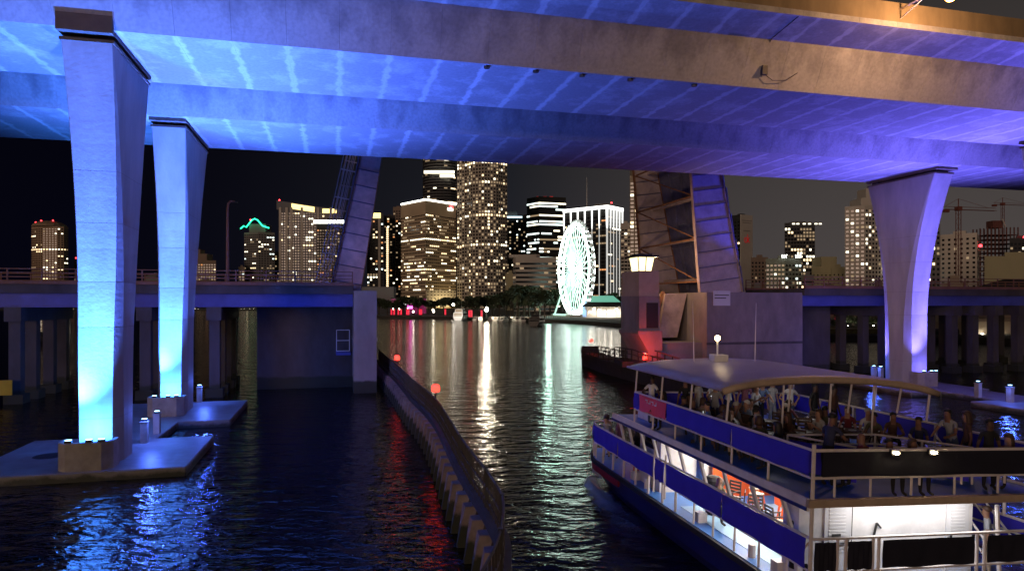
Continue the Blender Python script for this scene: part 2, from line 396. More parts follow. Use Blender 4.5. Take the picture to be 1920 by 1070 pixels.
# flood lights in their plinths
M_lens = glow('flood_lens', (0.35,0.75,1.0), 9.0)
M_house = mat('lamp_housing', (0.06,0.06,0.07), 0.4, 0.7, var=0.1)
M_plinth = mat('plinth_concrete', (0.36,0.33,0.29), 0.8, var=0.3, vscale=1.2)
def flood(u, v, z, to, power, label, size=75, blend=0.7):
    col = (0.03,0.045,1.0) if 'drawbridge leaf' in label else VIOLET if u > 20 else (CYAN if 'front of' in label or 'corner lamp' in label else BLUE)
    r = uvthing('flood_light', label, 'floodlight', u, v, z, 'blue floodlights at the pier feet')
    MB().box(-0.14,0.14,-0.09,0.09,0,0.12).build('housing', M_house, r)
    MB().box(-0.12,0.12,-0.075,0.075,0.121,0.14).build('lens', M_lens, r)
    spot('flood_beam', r, (0,0,0.2), (to[0]-u, to[1]-v, to[2]-z), power, col, size, blend, 0.08)
def plinth(u, v, label, dv=1.0):
    r = uvthing('lamp_plinth', label, 'plinth', u, v, 0.45, 'lamp plinths at the pier feet')
    pts = [(-1.15,0.55),(-1.15,-0.35),(-0.75,-0.75),(0.75,-0.75),(1.15,-0.35),(1.15,0.55),(0.95,0.55),(0.95,-0.20),(0.62,-0.45),(-0.62,-0.45),(-0.95,-0.20),(-0.95,0.55)]
    w = MB(); n = len(pts)
    w.prism(pts, 0, 1.3); w.build('surround_wall', M_plinth, r)
    b = MB(); b.prism([(-0.945,0.55),(-0.945,-0.19),(-0.61,-0.445),(0.61,-0.445),(0.945,-0.19),(0.945,0.55)], 0, 1.12); b.build('infill', M_plinth, r)
def post(u, v, label):
    r = uvthing('lamp_plinth', label, 'plinth', u, v, 0.45, 'lamp plinths at the pier feet')
    MB().box(-0.17,0.17,-0.2,0.2,0,1.15).build('column', M_plinth, r)
    MB().box(-0.2,0.2,-0.23,0.23,1.151,1.2).build('cap', M_plinth, r)
PK = 1.0
CYAN = (0.036, 0.20, 1.0)
SPILL = None
names = {(-10.8,38.5):'near left pier', (-10.8,54.2):'farther left pier', (53.6,54.6):'right pier behind the boat', (51.6,38.5):'right-hand near pier'}
for (u, vb, bb) in ((-10.8,38.5,1.55),(-10.8,54.2,1.75),(53.6,54.6,1.6),(51.6,38.5,1.55)):
    nm = names[(u, vb)]; left = u < 0
    uo = u; u = u-0.4 if left else u
    plinth(u-0.1, vb-bb-0.68, 'low concrete lamp surround at the foot of the '+nm)
    k = PK if left else (0.75 if vb > 45 else 0.72)
    vf = vb-bb-1.28
    flood(u+0.1, vf, 1.77, (u, vb-bb+0.1, 2.9), (1900 if left else 400)*k, 'bright lamp grazing the front of the '+nm, 165, 0.6)
    flood(u-0.75, vf, 1.77, (u-0.3, vb-bb-0.25, 14.0), (34000 if left else 12000)*k, 'corner lamp aimed up from the plinth of the '+nm, 82, 1.0)
    flood(u+0.62, vf, 1.77, (u+3.0, vf-9.0, 21), 62000*k, 'second lamp of the plinth aimed at the deck above the '+nm, 104, 1.0)
    u = uo; sg = 1 if left else -1
    point('flood_spill', SPILL, tuple(W(u+sg*0.9, vb+bb+1.6, 2.2)), 330*k, BLUE, 0.15)
    post(u+sg*0.5, vb+bb+1.9, 'small square lamp post behind the '+nm)
    flood(u+sg*0.5, vb+bb+1.9, 1.66, (u+sg*8.5, vb-(1.5 if vb < 45 else 3.5), 20.5), (46000 if vb < 45 else 36000)*k, 'lamp on the small post behind the '+nm, 104 if vb < 45 else 90, 1.0)
    if vb < 45:  # added post and lamp, there to light the farther deck's web and soffit
        post(u+sg*0.5, vb+6.2, 'small square post added for a fill lamp behind the '+nm)
        flood(u+sg*0.5, vb+6.2, 1.66, (u+sg*6, vb+11.0, 21.5), 24000*k, 'fill lamp on the added walkway post behind the '+nm, 72, 1.0)

for (u, v, z, to, p, lb) in ((53.3,57.4,0.45,(40.3,66,20.0),22000,'lamp post on the right footing aimed at the raised drawbridge leaf'),):
    post(u, v, lb.replace('lamp post','square lamp plinth')); flood(u, v, 1.66, to, p, lb.replace('lamp post','floodlight'), 23, 0.5)
# hanging cable and box on the near web
r = uvthing('junction_box', 'dark junction box hanging on a cable down the tan web face', 'junction box', 23.5, 34.1, 21.4)
uu = UP(1424, 34.2)
r.location = W(uu, 33.78, 21.35)
MB().box(-0.16,0.16,-0.12,0.1,-0.25,0.25).build('box', M_steel, r)
MB().tube([(0,0,0.25),(0.02,-0.02,1.0),(-0.03,-0.75,1.52),(-0.03,-3.0,1.83)], 0.025, 5).build('cable', M_steel, r)
MB().tube([(0.1,0,-0.25),(0.6,0.06,-0.5),(1.5,0.08,-0.42),(2.6,0.08,0.3)], 0.02, 5).build('loop_cable', M_steel, r)

# sodium lamp on an outrigger bracket of the near parapet
vv = 27.6; uu = UP(1782, vv); pL = W(uu, vv, 0); zl = ZD(-3, pL.y)
r = thing('bracket_lamp', 'glowing orange sodium lamp on a bracket arm reaching out from the viaduct parapet', 'lamp', (pL.x, pL.y, zl), TH)
MB().tube([(0,0,0.42),(0,1.2,0.75),(0,3.25,0.75)], 0.06, 8).build('bracket_arm', M_rail, r)
MB().tube([(0,1.4,0.75),(0,3.2,0.2)], 0.04, 6).build('arm_stay', M_rail, r)
MB().lathe([(0.10,0.42),(0.30,0.30),(0.34,0.10),(0.34,0.06)], (0,0,0), 14).build('lamp_hood', M_house, r, smooth=True)
MB().lathe([(0.02,-0.16),(0.17,-0.12),(0.25,0.0),(0.26,0.059)], (0,0,0), 14).build('bowl', glow('sodium_bowl', (1.0,0.36,0.03), 25), r, smooth=True)
point('sodium_light', r, (0,0,-0.35), 2000, (1.0,0.53,0.27), 0.25)
# ------------------------------------------------------------------ the old bascule bridge behind
M_girdblue = mat('blue_girder_paint', (0.08,0.10,0.42), 0.5, var=0.25, vscale=0.5)
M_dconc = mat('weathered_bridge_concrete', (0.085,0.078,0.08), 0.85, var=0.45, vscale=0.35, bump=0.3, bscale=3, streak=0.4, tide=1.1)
M_leaf = mat('leaf_paint', (0.52,0.40,0.36), 0.6, var=0.4, vscale=0.8, bump=0.1)
M_leafrust = mat('rusty_steel', (0.28,0.13,0.06), 0.8, var=0.5, vscale=1.5)
M_leafdark = mat('leaf_deck_paint', (0.12,0.12,0.20), 0.6, var=0.35, vscale=0.9)
M_kerb = mat('rust_stained_kerb', (0.26,0.13,0.09), 0.8, var=0.3, vscale=0.7)
M_white = mat('white_paint', (0.75,0.75,0.75), 0.45, var=0.08)

def approach(label, u0, u1, bents, sgn, v=63.8, wd=11.0):
    r = uvthing('approach_span', label, 'bridge', (u0+u1)/2, v+wd/2, 0)
    c = (u0+u1)/2; L = (u1-u0)/2; h = wd/2
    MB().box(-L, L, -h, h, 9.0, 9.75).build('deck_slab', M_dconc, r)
    for e in (-1, 1):
        MB().box(-L, L, e*h-0.18, e*h+0.18, 9.752, 10.02).build('kerb', M_kerb, r)
    for k in range(6):
        y = -h+0.5+k*(wd-1)/5
        MB().box(-L, L, y-0.16, y+0.16, 7.95, 8.995).build('girder', M_girdblue, r)
        MB().box(-L, L, y-0.3, y+0.3, 7.85, 7.948).build('girder_flange', M_girdblue, r)
    n = int((u1-u0)/2.4)
    pm = MB().box(-0.05,0.05,-0.05,0.05,10.02,11.0).mesh('rail_post', M_kerb)
    for e in (-1, 1):
        for i in range(n+1):
            o = link('rail_post', pm, r); o.location = (-L+i*(2*L)/n*0.998+0.06, e*h, 0)
        for z in (10.35, 10.68, 11.0):
            MB().box(-L, L, e*h-0.04, e*h+0.04, z-0.035, z+0.035).build('rail', M_kerb, r)
    for b in bents:
        x = b-c
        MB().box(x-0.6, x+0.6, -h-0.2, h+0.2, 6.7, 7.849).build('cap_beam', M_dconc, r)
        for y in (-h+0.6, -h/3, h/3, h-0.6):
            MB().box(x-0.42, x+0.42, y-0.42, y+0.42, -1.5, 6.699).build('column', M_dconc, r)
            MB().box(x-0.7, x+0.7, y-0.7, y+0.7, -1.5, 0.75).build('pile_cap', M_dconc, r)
    return r
ub = [UP(22,64.5)+0.4, UP(275,64.5), UP(404,64.5)]
approach('left approach span of the old drawbridge with blue girders and pipe railing', -58, 1.55, ub+[ub[0]-13], -1)
ur = [UP(1655,64.5), UP(1783,64.5), UP(1822,64.5), UP(1860,64.5), UP(1905,64.5)]
approach('right approach span of the old drawbridge on many columns', 49.3, 112, ur+[ur[-1]+9, ur[-1]+20], 1)

# left bascule pier
r = uvthing('bascule_pier', 'left concrete drawbridge pier with a tall square end block', 'pier', 0, 64, 0)
MB().box(1.6, 3.65, -0.5, 11.5, -2, 9.3).build('end_block', M_dconc2 if False else mat('smooth_old_concrete', (0.28,0.27,0.27), 0.8, var=0.3, vscale=0.4, streak=0.4, tide=1.1), r)
MB().box(1.55, 3.72, -0.56, 11.6, 4.7, 5.0).build('string_course', mat('smooth_old_concrete', (0.28,0.27,0.27)), r)
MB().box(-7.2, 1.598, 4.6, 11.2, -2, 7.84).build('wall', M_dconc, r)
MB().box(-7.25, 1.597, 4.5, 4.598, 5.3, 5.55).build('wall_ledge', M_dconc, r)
bx = MB()
for (a, b_) in (((0.1,3.6),(0.1,5.6)),((1.3,3.6),(1.3,5.6)),((0.1,3.6),(1.3,3.6)),((0.1,4.6),(1.3,4.6)),((0.1,5.6),(1.3,5.6))):
    bx.beam((a[0],3.4,a[1]), (b_[0],3.4,b_[1]), 0.07)
bx.build('ladder_cage', M_white, r)
MB().box(0.05,1.4,3.3,4.5,3.2,3.5).build('cage_platform', M_girdblue, r)

# right bascule pier
r = uvthing('bascule_pier', 'right concrete drawbridge pier glowing red near the fender', 'pier', 38, 64, 0)
M_wall2 = mat('abutment_concrete', (0.25,0.215,0.20), 0.85, var=0.4, vscale=0.35, bump=0.2, bscale=3, streak=0.5, tide=1.2)
nose = MB(); rings = []
for z, e in ((-2,1.2),(3.2,1.2),(5.0,0.0),(5.3,0.0)):
    rings.append([(-7.9+e*0.9,0.6,z),(-5.3,0.4,z),(-5.3,6.0,z),(-7.9+e*0.9,5.6,z)])
nose.loft(rings); nose.build('nose', M_wall2, r)
MB().box(-5.297,-0.4,0.9,11,-2,4.0).build('recess_sill', M_wall2, r)
MB().box(-5.297,-0.4,8.4,11,4.001,8.9).build('recess_back_wall', M_dconc, r)
MB().box(-5.0,-2.4,8.2,8.399,4.3,8.2).build('recess_opening', M_rubber, r)
MB().box(-0.399,11.2,0.0,11,-2,9.3).build('abutment_wall', M_wall2, r)
MB().box(-0.45,11.25,-0.08,-0.001,3.8,4.05).build('wall_ledge', M_dconc, r)
MB().box(11.201,17.2,3.0,11,-2,7.84).build('wing_wall', M_dconc, r)
MB().box(-7.7,-5.4,0.8,5.4,5.301,8.9).build('house_base', M_wall2, r)
MB().box(-6.9,-5.6,0.73,0.799,5.6,8.2).build('house_door', M_rubber, r)
sign = uvthing('notice_board', 'pale rectangular notice board on the edge of the right drawbridge pier', 'sign', UP(1353,63.9), 63.88, 7.9)
MB().box(-1.0,1.0,-0.03,0.03,0,1.55).build('panel', mat('board_white', (0.62,0.62,0.66), 0.5, var=0.1), sign)
MB().box(-0.85,0.85,-0.036,-0.031,1.05,1.15).build('text_line', M_dconc, sign)
MB().box(-0.85,0.5,-0.036,-0.031,0.75,0.85).build('text_line', M_dconc, sign)

# tender house
hs = uvthing('tender_house', 'drawbridge keeper house with a lit lantern window under a flat roof', 'house', 31.45, 67.1, 8.9)
M_cream = mat('cream_stucco', (0.42,0.33,0.24), 0.8, var=0.2)
MB().box(-1.15,1.15,-2.2,2.2,0.001,2.6).build('wall', M_cream, hs)
gl = glow('lantern_window', (1.0,0.83,0.42), 2.2, sample=True)
wn_ = MB(); rg = []
for z, q in ((2.601,0.72),(4.05,0.95)): rg.append([(-q,-q*1.2-0.4,z),(q,-q*1.2-0.4,z),(q,q*0.6,z),(-q,q*0.6,z)])
wn_.loft(rg); wn_.build('lantern_glass', gl, hs)
for x in (-0.72,0.0,0.72):
    MB().beam((x,-1.29,2.6),(x*1.32,-1.57,4.05),0.07).build('mullion', M_steel, hs)
point('lantern_light', hs, (1.5,-0.2,3.3), 750, (1.0,0.62,0.36), 0.3)
MB().box(-1.25,1.25,-2.0,1.2,4.06,4.25).build('roof', M_steel, hs)
MB().box(-0.8,0.8,-1.3,0.7,4.251,4.45).build('roof_cap', M_steel, hs)

# raised leaves
def leaf(label, hinge_u, z0, axis, L, q_fn, va, vb, deck_sign, npan, mweb, rail, v0):
    r = uvthing('bascule_leaf', label, 'drawbridge leaf', hinge_u, v0, z0)
    ax = Vector((axis[0], 0, axis[1])).normalized(); qx = Vector((ax.z, 0, -ax.x))   # q to +u
    def P(s, q, v): return ax*s + qx*q + Vector((0, v-v0, 0))
    for gi, v in enumerate((va, vb)):
        for i in range(npan):
            s0, s1 = L*i/npan, L*(i+1)/npan; g = 0.03
            a0, b0 = q_fn(s0+g); a1, b1_ = q_fn(s1-g)
            m = MB(); t = 0.03
            vs_ = [P(s0+g,a0,v-t),P(s0+g,b0,v-t),P(s1-g,b1_,v-t),P(s1-g,a1,v-t),P(s0+g,a0,v+t),P(s0+g,b0,v+t),P(s1-g,b1_,v+t),P(s1-g,a1,v+t)]
            m.add(vs_, [(0,1,2,3),(7,6,5,4),(0,4,5,1),(1,5,6,2),(2,6,7,3),(3,7,4,0)]); m.build('web_plate', mweb, r)
            m = MB(); a, b = q_fn(s0); m.beam(P(s0,a+0.06,v), P(s0,b-0.06,v), 0.34, 0.09, up=ax); m.build('stiffener', M_leafdark, r)
        for e in (0, 1):
            m = MB()
            N = 8
            for k in range(N):
                s0, s1 = L*k/N, L*(k+1)/N
                m.beam(P(s0,q_fn(s0)[e],v), P(s1,q_fn(s1)[e],v), 0.5, 0.08, up=qx)
            m.build('flange', M_leafrust if (gi == 1 or rail) else M_leaf, r)
    e = 1 if deck_sign > 0 else 0
    m = MB()
    for k in range(8):
        s0, s1 = L*k/8, L*(k+1)/8
        o = 0.12*deck_sign
        m.obox((P(s0,q_fn(s0)[e]+o,(va+vb)/2)+P(s1,q_fn(s1)[e]+o,(va+vb)/2))/2, ax, (0,1,0), qx, (s1-s0)/2-0.01, abs(vb-va)/2+0.3, 0.06)
    m.build('deck_plate', M_leafdark, r)
    nb = npan//2 if rail else 5
    for i in range(nb):
        s = L*(i+0.4)/nb; a, b = q_fn(s)
        m = MB(); m.beam(P(s,(a+2*b)/3 if e else (2*a+b)/3,va+0.3), P(s,(a+2*b)/3 if e else (2*a+b)/3,vb-0.3), 0.9, 0.22, up=ax); m.build('floor_beam', M_leaf, r)
        qa = a+0.25 if e else b-0.25
        m = MB(); m.beam(P(s,qa,va+0.2), P(s,qa,vb-0.2), 0.16, 0.16); m.build('cross_strut', M_leafrust, r)
        s2 = L*(i+1.4)/nb
        if i < nb-1:
            m = MB(); m.beam(P(s,qa,va+0.2), P(s2,qa,vb-0.2), 0.12, 0.12); m.build('diagonal_brace', M_leafrust, r)
            if not rail: continue
            m = MB(); m.beam(P(s,qa,vb-0.2), P(s2,qa,va+0.2), 0.12, 0.12); m.build('diagonal_brace', M_leafrust, r)
    for k in range(4):                                  # stringers under the deck
        v = va+(vb-va)*(k+1)/5
        m = MB(); m.beam(P(0.5,q_fn(0.5)[e]-0.25*deck_sign,v), P(L,q_fn(L)[e]-0.25*deck_sign,v), 0.14, 0.4, up=qx); m.build('stringer', M_leafdark, r)
    if rail:
        for v in (va, vb):
            for j in range(9):
                s = 1.2+j*(L-1.6)/8; q = q_fn(s)[e]
                m = MB(); m.beam(P(s,q,v), P(s,q+1.55*deck_sign,v), 0.12, 0.10, up=ax); m.build('rail_post', M_rail, r)
            for q_ in (0.55, 0.85, 1.15, 1.5):
                m = MB(); m.beam(P(0.8,q_fn(0.8)[e]+q_*deck_sign,v), P(L,q_fn(L)[e]+q_*deck_sign,v), 0.08, 0.07, up=qx); m.build('rail', M_rail, r)
    return r
def ql(s):
    h = 1.35 if s < 1.5 else max(0.72, 1.32-0.028*(s-1.5)); return (-h, h)
leaf('raised left leaf of the old drawbridge, seen edge-on with its handrail', 0.85, 8.6, (2.35,13), 23, ql, 66, 75, -1, 15, mat('leaf_paint_lit', (0.72,0.52,0.50), 0.6, var=0.35, vscale=0.8, bump=0.1), True, 66)  # paint lightened towards pink, putting the light on this leaf into its colour
def qr(s):
    h = 2.55 if s < 2 else max(1.6, 2.5-0.065*(s-2)); return (-h, h)
lf = leaf('raised right leaf of the old drawbridge, its braced underside showing', 40.5, 9.0, (-1.75,12.2), 23, qr, 66, 80, 1, 14, mat('leaf_web_paint', (0.46,0.38,0.38), 0.6, var=0.3, vscale=0.7), False, 66)
cw = MB(); cw.prism([(-6.6,0.9),(-4.3,0.9),(-3.9,9.0),(-5.4,9.0)], 0, 1); 
cwm = MB(); cwm.loft([[(-6.4,2.0,-4.6),(-4.2,2.0,-4.6),(-4.2,9,-4.6),(-6.4,9,-4.6)],[(-5.6,2.0,0.2),(-3.0,2.0,0.2),(-3.0,9,0.2),(-5.6,9,0.2)]]); cwm.build('counterweight_arm', M_leaf, lf)
cwm = MB(); cwm.beam((-7.6,2.5,-4.6),(-5.6,2.5,0.4),0.35); cwm.build('link_strut', M_leafrust, lf)

# lamp post on the old bridge
pp = W(UP(427,66), 66, 9.76)
r = thing('street_lamp', 'unlit reddish lamp post with a hooked arm on the left approach span', 'street lamp', pp, TH)
ht = ZD(377, pp.y)-9.76
MB().tube([(0,0,0),(0,0,ht*0.5),(0,0,ht*0.9),(0.05,0,ht*0.97),(0.25,0,ht),(0.6,0,ht-0.02)], [0.16,0.14,0.11,0.1,0.09,0.07], 8).build('pole', M_kerb, r)
MB().box(-0.25,0.25,-0.25,0.25,0,0.3).build('base', M_dconc, r)
MB().box(0.4,0.85,-0.1,0.1,ht-0.12,ht-0.03).build('lamp_head', M_steel, r)

# yellow board on the left bent
r = uvthing('warning_board', 'yellow warning board fixed to the pile cap under the left approach', 'sign', UP(6,63.6), 63.3, 0.8)
MB().box(-0.75,0.75,-0.05,0.05,0,1.2).build('panel', mat('yellow_board', (0.55,0.36,0.02), 0.6, var=0.2), r)
MB().box(-0.1,0.1,0.051,0.4,0,1.0).build('bracket', M_steel, r)

# ------------------------------------------------------------------ fenders of the channel
M_timber = mat('wet_timber', (0.045,0.035,0.03), 0.7, var=0.4, vscale=2)
M_pale = mat('fender_concrete', (0.27,0.21,0.20), 0.75, var=0.35, vscale=1.6, tide=0.75)
M_red = glow('red_lens', (1.0,0.02,0.012), 8)
def catmull(pts, n):
    out = []
    P_ = [pts[0]]+pts+[pts[-1]]
    for i in range(1, len(P_)-2):
        for k in range(n):
            t = k/n; p0, p1, p2, p3 = [Vector(p) for p in P_[i-1:i+3]]
            out.append(0.5*((2*p1)+(-p0+p2)*t+(2*p0-5*p1+4*p2-p3)*t*t+(-p0+3*p1-3*p2+p3)*t**3))
    out.append(Vector(pts[-1])); return out
def walk(pts, step):
    out = []; acc = 0; nxt = 0
    for a, b in zip(pts, pts[1:]):
        d = (b-a).length
        while nxt <= acc+d:
            t = (nxt-acc)/d if d > 0 else 0; out.append((a.lerp(b, t), (b-a).normalized())); nxt += step
        acc += d
    return out
path = catmull([(-15.2,78,0),(-13.4,71,0),(-9.9,58.8,0),(-6.9,47.5,0),(-4.25,38,0),(-1.95,26.8,0),(-0.55,20.6,0),(-0.22,17.8,0),(-0.5,14.2,0),(-1.5,10.5,0),(-3.2,7.4,0)], 10)
fr = thing('channel_fender', 'curved fender wall with pale batter blocks and dark railing in the channel', 'fender', (0,0,0))
def side(d): return Vector((-d.y, d.x, 0))            # left of travel; travel runs towards the camera
st = walk(path, 1.45)
for i, (p, d) in enumerate(st):
    n = -side(d)                                       # to the left in the picture
    n = n if n.x < 0 else -n
    m = MB()
    q = [p+n*0.40-d*0.10, p+n*0.40+d*0.10, p+n*0.74+d*0.07, p+n*0.74-d*0.07]
    t_ = [p+n*0.08-d*0.30, p+n*0.08+d*0.30, p+n*0.50+d*0.24, p+n*0.50-d*0.24]
    m.loft([[(*v.xy,-0.6) for v in q],[(*v.xy,0.1) for v in q],[(*v.xy,1.42) for v in t_]]); m.build('batter_block', M_pale, fr)
    m = MB(); m.beam((p.x-n.x*0.1,p.y-n.y*0.1,-1.5),(p.x-n.x*0.1,p.y-n.y*0.1,1.42),0.26); m.build('pile', M_timber, fr)
for zc, hh, th in ((1.58,0.15,0.42),):
    rings = []
    for i, p in enumerate(path):
        d = (path[min(i+1,len(path)-1)]-path[max(i-1,0)]).normalized(); s_ = side(d)*th/2
        rings.append([(p.x-s_.x,p.y-s_.y,zc-hh),(p.x+s_.x,p.y+s_.y,zc-hh),(p.x+s_.x,p.y+s_.y,zc+hh),(p.x-s_.x,p.y-s_.y,zc+hh)])
    m = MB(); m.loft(rings); m.build('waler', M_timber, fr)
for z in (1.95, 2.35, 2.9):
    m = MB(); m.tube([(p.x,p.y,z) for p in path], 0.035, 6); m.build('rail', M_timber, fr)
for p, d in walk(path, 2.9):
    m = MB(); m.box(p.x-0.06,p.x+0.06,p.y-0.06,p.y+0.06,1.731,2.96); m.build('rail_post', M_steel, fr)
slm = MB().box(-0.03,0.03,-0.03,0.03,1.732,2.86).mesh('slat', M_timber)
for p, d in walk(path, 0.42):
    o = link('slat', slm, fr); o.location = (p.x, p.y, 0)
def redlamp(p, z, label, power, h=0.35):
    r = thing('navigation_light', label, 'navigation light', (p[0],p[1],z), 0, 'red navigation lights on the fenders')
    MB().lathe([(0.05,0),(0.05,h)], (0,0,0), 8).build('stem', M_steel, r)
    MB().lathe([(0.10,h),(0.21,h+0.05),(0.23,h+0.2),(0.20,h+0.34),(0.08,h+0.42)], (0,0,0), 10).build('lens', M_red, r, smooth=True)
    MB().lathe([(0.06,h+0.421),(0.09,h+0.43),(0.03,h+0.49)], (0,0,0), 8).build('cap', M_steel, r)
    point('red_light', r, (0,0,h+0.75), power, (1,0.05,0.03), 0.1)
redlamp((-9.9,58.8), 2.93, 'red lamp on the curved fender railing beside the left drawbridge pier', 9)
redlamp((-4.25,38.0), 2.93, 'red lamp halfway along the curved fender railing over open water', 9)

# right fender: dark timber walk with railing
fr = thing('channel_fender', 'black timber fender walkway with railings beyond the tour boat', 'fender', (0,0,0))
rp = [Vector(p) for p in ((9.2,89.5,0),(10.5,80,0),(12.6,71,0),(14.6,62.5,0),(16.4,55,0))]
s_ = Vector((2.2,0.3,0))
prev = None
for i, p in enumerate(rp[:-1]):
    q = rp[i+1]
    tz = 1.55 if i > 0 else 1.7
    m = MB(); m.loft([[(p.x,p.y,-1),(q.x,q.y-0.02,-1),(q.x+s_.x,q.y+s_.y-0.02,-1),(p.x+s_.x,p.y+s_.y,-1)],[(p.x-0.15,p.y,tz),(q.x-0.15,q.y-0.02,tz),(q.x+s_.x,q.y+s_.y-0.02,tz),(p.x+s_.x,p.y+s_.y,tz)]]); m.build('timber_wall', M_timber, fr)
MB().loft([[(9.0,88.2,1.7),(11.4,88.6,1.7),(11.4,90,1.7),(9.0,89.6,1.7)],[(9.1,88.4,2.5),(11.2,88.7,2.5),(11.2,89.8,2.5),(9.1,89.4,2.5)]]).build('nose_block', M_timber, fr)
for off in (0.05, 2.0):
    pts = [(9.1+off,88.0,2.6),(9.3+off,86,2.62),(10.5+off,80,2.62),(11.1+off,77.5,2.62),(11.5+off,76,3.3),(12.6+off,71,3.3),(14.6+off,62.5,2.7),(16.4+off,55,2.7)]
    MB().tube(pts, 0.06, 6).build('rail', M_timber, fr)
    MB().tube([(x,y,z-0.5) for x,y,z in pts], 0.04, 6).build('rail', M_timber, fr)
    for p, d in walk([Vector(p) for p in pts], 1.7):
        MB().box(p.x-0.06,p.x+0.06,p.y-0.06,p.y+0.06,1.5,p.z).build('rail_post', M_timber, fr)
MB().box(11.4,13.6,70.5,76,1.56,2.1).build('raised_walk', M_timber, fr)
redlamp((10.3,88.9), 2.55, 'red lamp inside the railing at the tip of the black timber fender', 25, 0.5)
redlamp((13.3,68.3), 1.6, 'red lamp glowing against the right drawbridge pier wall', 420, 0.9)
# ------------------------------------------------------------------ the city across the bay
L_warm = glow('lit_window_warm', (1.0,0.72,0.40), 2.2); L_white = glow('lit_window_white', (1.0,0.90,0.66), 2.8)
L_dim = glow('lit_window_dim', (1.0,0.70,0.40), 0.33); L_cool = glow('lit_window_cool', (0.80,0.95,0.90), 2.4)
L_or = glow('lit_window_orange', (1.0,0.40,0.14), 0.9)
G_dark = mat('dark_glass', (0.012,0.013,0.016), 0.12, var=0, spec=0.6)
WS = [G_dark, L_warm, L_white, L_dim, L_cool, L_or]
CITY = {}
def wallmat(nm, col): return mat(nm, col, 0.8, var=0.12, vscale=0.03)
def is_front(a, b):
    n = Vector((b[1]-a[1], a[0]-b[0])); mid = Vector(((a[0]+b[0])/2, (a[1]+b[1])/2)); return n.dot(-mid) > 0
def tower(name, label, fp, ytop, dref, wall, floor=3.6, bay=3.2, wf=0.6, hf=0.5, p=0.15, mix=(1,2,3,4), rowp=0.0, z0=1.26,
          slabs=0.0, fins=0.0, base_skip=0.0, top_skip=2.0, seed=1, ztop=None, rowmix=None, dim=0.1, group='towers of the city skyline', clus=0.0, slabcol=None):
    rnd = random.Random(seed)
    pts = [tuple(PD(px, d).xy) for px, d in fp]
    area_ = sum(pts[i][0]*pts[(i+1) % len(pts)][1]-pts[(i+1) % len(pts)][0]*pts[i][1] for i in range(len(pts)))
    if area_ < 0: pts = pts[::-1]
    zt = ZD(ytop, dref) if ztop is None else ztop
    cx = sum(q[0] for q in pts)/len(pts); cyy = sum(q[1] for q in pts)/len(pts)
    r = thing(name, label, 'building', (cx, cyy, z0), 0, group)
    loc = [(x-cx, y-cyy) for x, y in pts]
    MB().prism(loc, 0, zt-z0).build('wall', wall, r)
    w = MB(); sl = MB(); fn = MB()
    n = len(pts); nfl = int((zt-z0-base_skip-top_skip)/floor)
    rowlit = [rnd.random() < rowp for _ in range(nfl+1)]
    for i in range(n):
        a, b = pts[i], pts[(i+1) % n]
        if not is_front(a, b): continue
        A = Vector((a[0]-cx, a[1]-cyy, 0)); B = Vector((b[0]-cx, b[1]-cyy, 0)); d = B-A; Ln = d.length
        if Ln < 1.0: continue
        d.normalize(); nn = Vector((d.y, -d.x, 0)); nb = max(1, int(Ln/bay)); bw = Ln/nb
        for k in range(nfl):
            zz = base_skip+k*floor+floor*(1-hf)/2
            st_ = 0
            for j in range(nb):
                if clus and rnd.random() > clus and j > 0: lit = st_
                else:
                    pr = p
                    if rowlit[k]: pr = max(p, 0.82)
                    x = rnd.random()
                    if x < pr: lit = rnd.choice(rowmix if (rowlit[k] and rowmix) else mix)
                    elif x < pr+dim: lit = 3
                    else: lit = 0
                st_ = lit
                c0 = A+d*(j*bw+bw*(1-wf)/2)+nn*0.12; c1 = A+d*(j*bw+bw*(1+wf)/2)+nn*0.12
                w.quad((c0.x,c0.y,zz),(c1.x,c1.y,zz),(c1.x,c1.y,zz+floor*hf),(c0.x,c0.y,zz+floor*hf), lit)
            if slabs:
                zc = base_skip+k*floor
                p0 = A+nn*slabs/2; sl.obox((p0+d*Ln/2)+Vector((0,0,zc+0.13)), d, nn, (0,0,1), Ln/2, slabs/2, 0.14)
        if fins:
            for j in range(nb+1):
                q = A+d*(j*bw)+nn*fins/2; fn.obox((q.x,q.y,(zt-z0)/2), d, nn, (0,0,1), 0.35, fins/2, (zt-z0)/2-0.3)
    if w.v: w.build('windows', WS, r, kind='stuff')
    if slabs and sl.v: sl.build('floor_slabs', slabcol or wall, r, kind='stuff')
    if fins and fn.v: fn.build('facade_fins', wall, r, kind='stuff')
    pw = MB(); s = 0.35
    pw.prism([(x*s, y*s) for x, y in loc], zt-z0+0.001, zt-z0+2.6); pw.build('roof_plant', wall, r)
    r['_zt'] = zt; CITY[name+label[:12]] = r
    return r, loc, zt-z0
def edge_glow(r, loc, h, m, th, which=None, dz=0.0, name='roof_light_strip', out=0.3):
    n = len(loc)
    for i in range(n):
        if which is not None and i not in which: continue
        a, b = Vector((*loc[i],0)), Vector((*loc[(i+1) % n],0)); d = (b-a); nn = Vector((d.y,-d.x,0)).normalized()
        if which is None and nn.y > 0.2: continue
        mb = MB(); mb.obox((a+b)/2+nn*out/2+Vector((0,0,h+dz)), d, nn, (0,0,1), d.length/2, out/2+0.15, th/2); mb.build(name, m, r)
def beacon(r, x, y, z, m=None):
    MB().lathe([(0.25,0),(1.0,0.4),(1.0,1.5),(0.2,2.0)], (x,y,z), 8).build('beacon', m or RB, r)
RB = glow('red_beacon', (1.0,0.04,0.05), 6)
W_tan = wallmat('tan_facade', (0.34,0.28,0.21)); W_grey = wallmat('grey_facade', (0.20,0.20,0.20)); W_dark = wallmat('dark_facade', (0.05,0.05,0.055))
